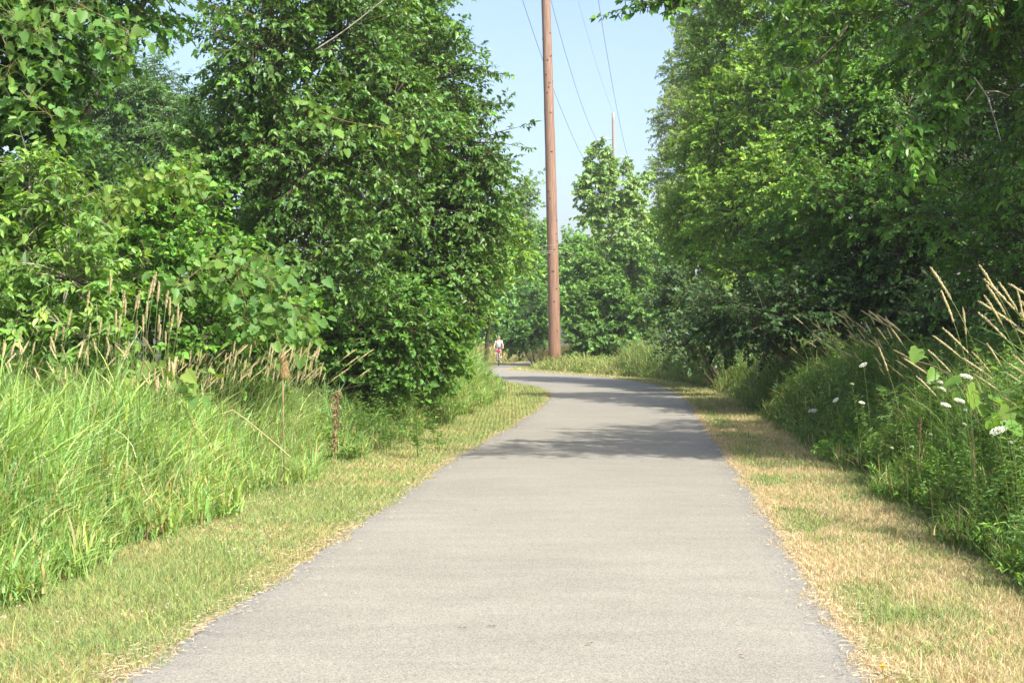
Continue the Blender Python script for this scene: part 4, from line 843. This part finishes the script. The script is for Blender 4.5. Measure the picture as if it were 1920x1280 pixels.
def pole(X0, Y0, X1, ztop, r0, r1, label, arms, knots, seed):
    rng = np.random.default_rng(seed); z0 = hg(X0, Y0); root = empty('utility_pole', (X0, Y0, z0)); mb = MB(); n = 40; t = np.linspace(0, 1, n)
    q = np.stack([X0+(X1-X0)*t+.03*np.sin(t*5), Y0+0*t, z0-.3+(ztop-z0+.3)*t], 1); rr = r0+(r1-r0)*t; tube(mb, q, rr, (.3, .2, .1), 24, 0, .012, rng); mb.build('shaft', M_POLE if knots else M_POLEF, root)
    kb = MB()
    for i in range(knots):
        u = rng.uniform(.02, .8); a = rng.uniform(-2.9, -.2); j = u*(n-1); c_ = np.array([np.interp(j, range(n), q[:, k]) for k in range(3)]); R_ = r0+(r1-r0)*u
        dr = np.array([math.cos(a), math.sin(a), 0]); tube(kb, [c_+dr*(R_-.03), c_+dr*(R_+.004), c_+dr*(R_+.012)], [max(.03, .06*(1+.5*rng.normal())), .05, .02], (.1, .05, .03), 7, 0, .15, rng)
    if knots: kb.build('knots', M_KNOT, root)
    for (dx, z, rise) in arms:
        ab = MB(); xc = X0+(X1-X0)*((z-z0)/(ztop-z0)); sg = np.sign(dx); e = np.array([xc+dx, Y0, z+rise]); s0 = np.array([xc+sg*r1*.8, Y0, z])
        tube(ab, [s0, e], [.06, .045], (.5, .5, .5), 8); ob = ab.build('arm', M_STEEL, root)
        ib = MB(); zz = np.linspace(0, -.55, 15); tube(ib, np.stack([0*zz+e[0], 0*zz+e[1], e[2]+zz], 1), np.where(np.arange(15) % 2, .11, .05), (.5, .5, .5), 10); ins = ib.build('insulator', M_PORC, root)
    return tag(root, label, 'utility pole')
pz = lambda py, Y: CAMZ-(py-HZ)/FPX*Y
NX = P(1024, 0, 78)[0]; NTOP = pz(-262, 78)
nx = lambda px: P(px, 0, 78)[0]; fx = lambda px: P(px, 0, 165)[0]
nxt = PB[0]+(NX-PB[0])*(NTOP/pz(0, 78))
NA = [(nx(988)-nx(1018), pz(-185, 78), .15), (nx(950)-nx(1020), pz(-100, 78), .15), (nx(1092)-nx(1018), pz(-205, 78), .15)]
pole(PB[0], 78, nxt, NTOP, .335, .215, 'tall reddish wooden utility pole standing on the bank by the bend', NA, 34, 31)
FTOP = pz(212, 165)
FA = [(fx(1120)-fx(1150), pz(262, 165), .3), (fx(1108)-fx(1150), pz(318, 165), .3), (fx(1180)-fx(1152), pz(298, 165), .35)]
pole(FB[0], 165, fx(1150), FTOP, .21, .155, 'distant utility pole rising behind the slender sapling', FA, 0, 32)
def wire(label, a, b, sag, r):
    t = np.linspace(0, 1, 48)[:, None]; q = np.array(a)+(np.array(b)-np.array(a))*t; q[:, 2] -= (4*sag*t*(1-t))[:, 0]; mb = MB(); tube(mb, q, r, (.2, .2, .2), 6)
    tag(mb.build('power_line', M_CABLE, origin=a), label, 'power line', 'wires between the two poles')
def arm_end(X0, X1, z0, ztop, Y, arm, d=.55):
    xc = X0+(X1-X0)*((arm[1]-z0)/(ztop-z0)); return (xc+arm[0], Y, arm[1]+arm[2]-d)
for lb, i, sag in (('wire passing just right of the near pole towards the sapling top', 0, 1.6), ('lower wire that crosses behind the near pole', 1, 1.4), ('rightmost dark wire in the sky, ending at the far pole arm', 2, 1.6)):
    wire(lb, arm_end(PB[0], nxt, 0, NTOP, 78, NA[i]), arm_end(FB[0], fx(1150), 0, FTOP, 165, FA[i]), sag, .016)
wire('faint thin wire running to the very top of the far pole', (nxt, 78, NTOP), (fx(1150), 165, FTOP), 1.2, .008)

# ------------------------------------------------------------------ cyclist
def skin_body(name, pts, edges, radii, mat, parent, sub=2):
    me = bpy.data.meshes.new(name); me.from_pydata(pts, edges, []); o = bpy.data.objects.new(name, me); COL.objects.link(o); o.parent = parent; me.materials.append(mat)
    m = o.modifiers.new('skin', 'SKIN'); m.use_smooth_shade = True
    if not me.skin_vertices: me.skin_vertices.new()
    for v, r in zip(me.skin_vertices[0].data, radii): v.radius = (r, r*.9) if not isinstance(r, tuple) else r
    me.skin_vertices[0].data[0].use_root = True
    s = o.modifiers.new('sub', 'SUBSURF'); s.levels = sub; s.render_levels = sub; return o
def cyclist():
    Y0 = 84.6; X0 = P(935, 0, Y0)[0]; z0 = .016
    SKIN = plain('rider_skin', (.62, .36, .25), .55); SHIRT = plain('white_cotton', (.82, .82, .84), .8); SHORTS = plain('blue_grey_shorts', (.22, .27, .38), .8); SHOE = plain('white_shoe', (.7, .72, .75), .6); HAIR = plain('grey_hair', (.4, .34, .27), .8)  # skin is one even colour for body, face and hands
    RUB = plain('black_rubber', (.02, .02, .022), .7); MET = plain('silver_frame', (.55, .6, .68), .35, .5); REDM = plain('red_bag_cloth', (.5, .012, .025), .6); BLK = plain('black_plastic', (.02, .02, .025), .5)
    # bicycle: front wheel towards the camera (-Y)
    bk = empty('bicycle', (X0, Y0, z0)); B = lambda x, y, z: np.array([X0+x, Y0+y, z0+z])
    def wheel(yc, nm):
        w_ = MB(); a = np.linspace(0, 2*PI, 41); tube(w_, np.stack([X0+0*a, Y0+yc+.315*np.cos(a), z0+.345+.315*np.sin(a)], 1), .017, (.5, .5, .5), 8, cap=False); wo = w_.build(nm, MET, bk)
        t_ = MB(); tube(t_, np.stack([X0+0*a, Y0+yc+.332*np.cos(a), z0+.345+.332*np.sin(a)], 1), .024, (0, 0, 0), 8, cap=False); to = t_.build('tyre', RUB); to.parent = wo; to.location = (0, 0, 0); to.data.transform(__import__('mathutils').Matrix.Translation((-X0, -Y0, -z0)))
        s_ = MB(); b = np.linspace(0, 2*PI, 25)[:-1]; sticks(s_, np.stack([X0+.03*np.where(np.arange(24) % 2, 1, -1), Y0+yc+0*b, z0+.345+0*b], 1), np.stack([X0+0*b, Y0+yc+.31*np.cos(b), z0+.345+.31*np.sin(b)], 1), .0015, .0015, (.5, .5, .5)); so_ = s_.build('spokes', MET); so_.parent = wo; so_.data.transform(__import__('mathutils').Matrix.Translation((-X0, -Y0, -z0)))
    wheel(-.52, 'wheel'); wheel(.52, 'wheel')
    f = MB()
    for a, b, r in ((B(0, -.36, .85), B(0, .15, .80), .016), (B(0, -.38, .78), B(0, .0, .30), .018), (B(0, .17, .92), B(0, .0, .30), .016), (B(0, 0, .30), B(.03, .52, .345), .011), (B(0, 0, .30), B(-.03, .52, .345), .011), (B(0, .15, .80), B(.03, .52, .345), .010), (B(0, .15, .80), B(-.03, .52, .345), .010), (B(0, -.36, .95), B(0, -.39, .74), .02)):
        tube(f, [a, b], r, (.5, .5, .5), 8)
    f.build('frame', MET, bk); k = MB()
    for s in (-1, 1): tube(k, [B(0, -.385, .74), B(.055*s, -.40, .70), B(.055*s, -.52, .345)], [.015, .014, .011], (.5, .5, .5), 8)
    k.build('fork', MET, bk); hb = MB(); tube(hb, [B(-.30, -.30, 1.03), B(-.16, -.38, 1.04), B(0, -.36, 1.0), B(.16, -.38, 1.04), B(.30, -.30, 1.03)], .013, (.1, .1, .1), 8); tube(hb, [B(0, -.36, .92), B(0, -.36, 1.0)], .016, (.1, .1, .1), 8); hb.build('handlebar', BLK, bk)
    sd = MB(); tube(sd, [B(0, .02, .96), B(0, .14, .965), B(0, .28, .97)], [.03, .06, .085], (.1, .1, .1), 10); sd.build('saddle', BLK, bk)
    bg_ = MB(); q = np.linspace(0, 1, 7); tube(bg_, np.stack([X0-.13+.22*q, Y0-.50+0*q, z0+.88+0*q], 1), [.05, .085, .095, .095, .095, .085, .05], (.5, 0, 0), 12); bg_.build('handlebar_bag', REDM, bk)
    lm = MB(); tube(lm, [B(.03, -.46, 1.06), B(.03, -.38, 1.06)], [.03, .035], (.1, .1, .1), 10); tube(lm, [B(.03, -.44, 1.06), B(.03, -.42, 1.14)], [.03, .025], (.1, .1, .1), 8); lm.build('phone_mount', BLK, bk)
    cr = MB(); tube(cr, [B(-.07, 0, .30), B(.07, 0, .30)], .02, (.1, .1, .1), 8); tube(cr, [B(.08, 0, .30), B(.08, -.05, .46)], .011, (.1, .1, .1), 6); tube(cr, [B(-.08, 0, .30), B(-.08, .05, .14)], .011, (.1, .1, .1), 6)
    for s, yy, zz in ((1, -.05, .46), (-1, .05, .14)): tube(cr, [B(s*.08, yy, zz), B(s*.17, yy, zz)], .02, (.1, .1, .1), 6)
    cr.build('crank', BLK, bk)
    tag(bk, 'bicycle with a red handlebar bag, ridden towards the camera on the far bend', 'bicycle')
    ps = empty('person', (X0, Y0, z0))
    pts = [(0, .20, 1.02), (0, .14, 1.18), (0, .05, 1.36), (0, .0, 1.48), (0, -.02, 1.55), (0, -.04, 1.63), (0, -.035, 1.69),
           (.17, 0, 1.45), (.25, -.08, 1.22), (.27, -.26, 1.06), (-.17, 0, 1.45), (-.25, -.08, 1.22), (-.27, -.26, 1.06),
           (.10, .17, .98), (.12, -.20, .84), (.13, -.05, .52), (.13, -.13, .49), (-.10, .17, .98), (-.11, -.16, .66), (-.12, .08, .24), (-.12, -.04, .18)]
    ed = [(0, 1), (1, 2), (2, 3), (3, 4), (4, 5), (5, 6), (3, 7), (7, 8), (8, 9), (3, 10), (10, 11), (11, 12), (0, 13), (13, 14), (14, 15), (15, 16), (0, 17), (17, 18), (18, 19), (19, 20)]
    rd = [.15, .14, .15, .09, .055, (.085, .095), (.078, .085), .062, .045, .03, .062, .045, .03, .095, .068, .042, .035, .095, .068, .042, .035]
    body = skin_body('body', pts, ed, rd, SKIN, ps)
    sh = skin_body('shirt', [(0, .19, 1.06), (0, .14, 1.18), (0, .05, 1.36), (0, .0, 1.47), (.17, 0, 1.455), (.22, -.045, 1.33), (-.17, 0, 1.455), (-.22, -.045, 1.33)], [(0, 1), (1, 2), (2, 3), (3, 4), (4, 5), (3, 6), (6, 7)], [.175, .165, .175, .10, .082, .07, .082, .07], SHIRT, ps)
    for s, kn, an, fo in ((1, (.12, -.20, .84), (.13, -.05, .52), (.13, -.16, .47)), (-1, (-.11, -.16, .66), (-.12, .08, .24), (-.12, -.06, .165))):
        h = (.10*s, .17, .98); m = tuple(np.array(h)*.15+np.array(kn)*.85)
        o = skin_body('shorts_leg', [(.03*s, .19, 1.02), h, m], [(0, 1), (1, 2)], [.12, .115, .085], SHORTS, ps)
        so_ = skin_body('sock_and_shoe', [tuple(np.array(an)+(0, .0, .07)), an, fo], [(0, 1), (1, 2)], [.047, .045, .04], SHOE, ps)
    hm = MB(); n = 12; u = np.linspace(0, 1, n); q = np.stack([0*u, -.02+.05*u, 1.685+.075*u], 1); tube(hm, q+np.array([X0, Y0, z0]), .088*np.sqrt(np.clip(1-u**2, .01, 1)), (.3, .3, .3), 14); hm.build('hair', HAIR, ps)
    fc = MB()
    for s in (-1, 1):
        tube(fc, np.array([[.032*s, -.118, 1.66], [.032*s, -.128, 1.66]])+[X0, Y0, z0], .014, (.02, .02, .02), 8); 
    tube(fc, np.array([[-.05, -.122, 1.665], [.05, -.122, 1.665]])+[X0, Y0, z0], .006, (.02, .02, .02), 6); fc.build('sunglasses', BLK, ps)
    nb = MB(); tube(nb, np.array([[0, -.11, 1.655], [0, -.145, 1.625], [0, -.12, 1.61]])+[X0, Y0, z0], [.01, .016, .012], (.5, .3, .2), 8); tube(nb, np.array([[-.025, -.118, 1.585], [.025, -.118, 1.585]])+[X0, Y0, z0], .006, (.4, .1, .1), 6)
    for s in (-1, 1): tube(nb, np.array([[.088*s, -.03, 1.62], [.10*s, -.03, 1.65]])+[X0, Y0, z0], [.014, .02], (.5, .3, .2), 8)
    nb.build('face', SKIN, ps)
    for s in (-1, 1):
        hd = MB()
        for k in range(5):
            b = np.array([.25*s+.018*(k-2)*s, -.29, 1.055]); tube(hd, np.array([b, b+[0, -.035, .012], b+[0, -.05, -.02], b+[0, -.03, -.04]])+[X0, Y0, z0], [.011, .010, .009, .008], (.5, .3, .2), 6)
        tube(hd, np.array([[.27*s, -.24, 1.06], [.265*s, -.30, 1.058]])+[X0, Y0, z0], [.026, .034], (.5, .3, .2), 8); hd.build('hand', SKIN, ps)
    tag(ps, 'person in a white shirt riding a bicycle towards the camera, both hands on the handlebar', 'person')
cyclist()

# ------------------------------------------------------------------ thin summer haze
def haze():
    mb = MB(); x0, x1, y0, y1, z0, z1 = -330, 330, -75, 480, -1.6, 42
    V = [(x, y, z) for z in (z0, z1) for y in (y0, y1) for x in (x0, x1)]
    mb.add(V, [np.array([[0, 2, 3, 1], [4, 5, 7, 6], [0, 1, 5, 4], [2, 6, 7, 3], [0, 4, 6, 2], [1, 3, 7, 5]])], (1, 1, 1))
    m = bpy.data.materials.new('pale_air'); m.use_nodes = True; t = m.node_tree; t.nodes.clear(); o = t.nodes.new('ShaderNodeOutputMaterial'); v = t.nodes.new('ShaderNodeVolumePrincipled')
    v.inputs['Color'].default_value = (.96, .98, 1, 1); v.inputs['Density'].default_value = .00045; v.inputs['Anisotropy'].default_value = .2
    t.links.new(v.outputs[0], o.inputs['Volume']); tag(mb.build('haze', m), 'thin pale summer haze in the air over the path', 'haze', kind='stuff')
haze()
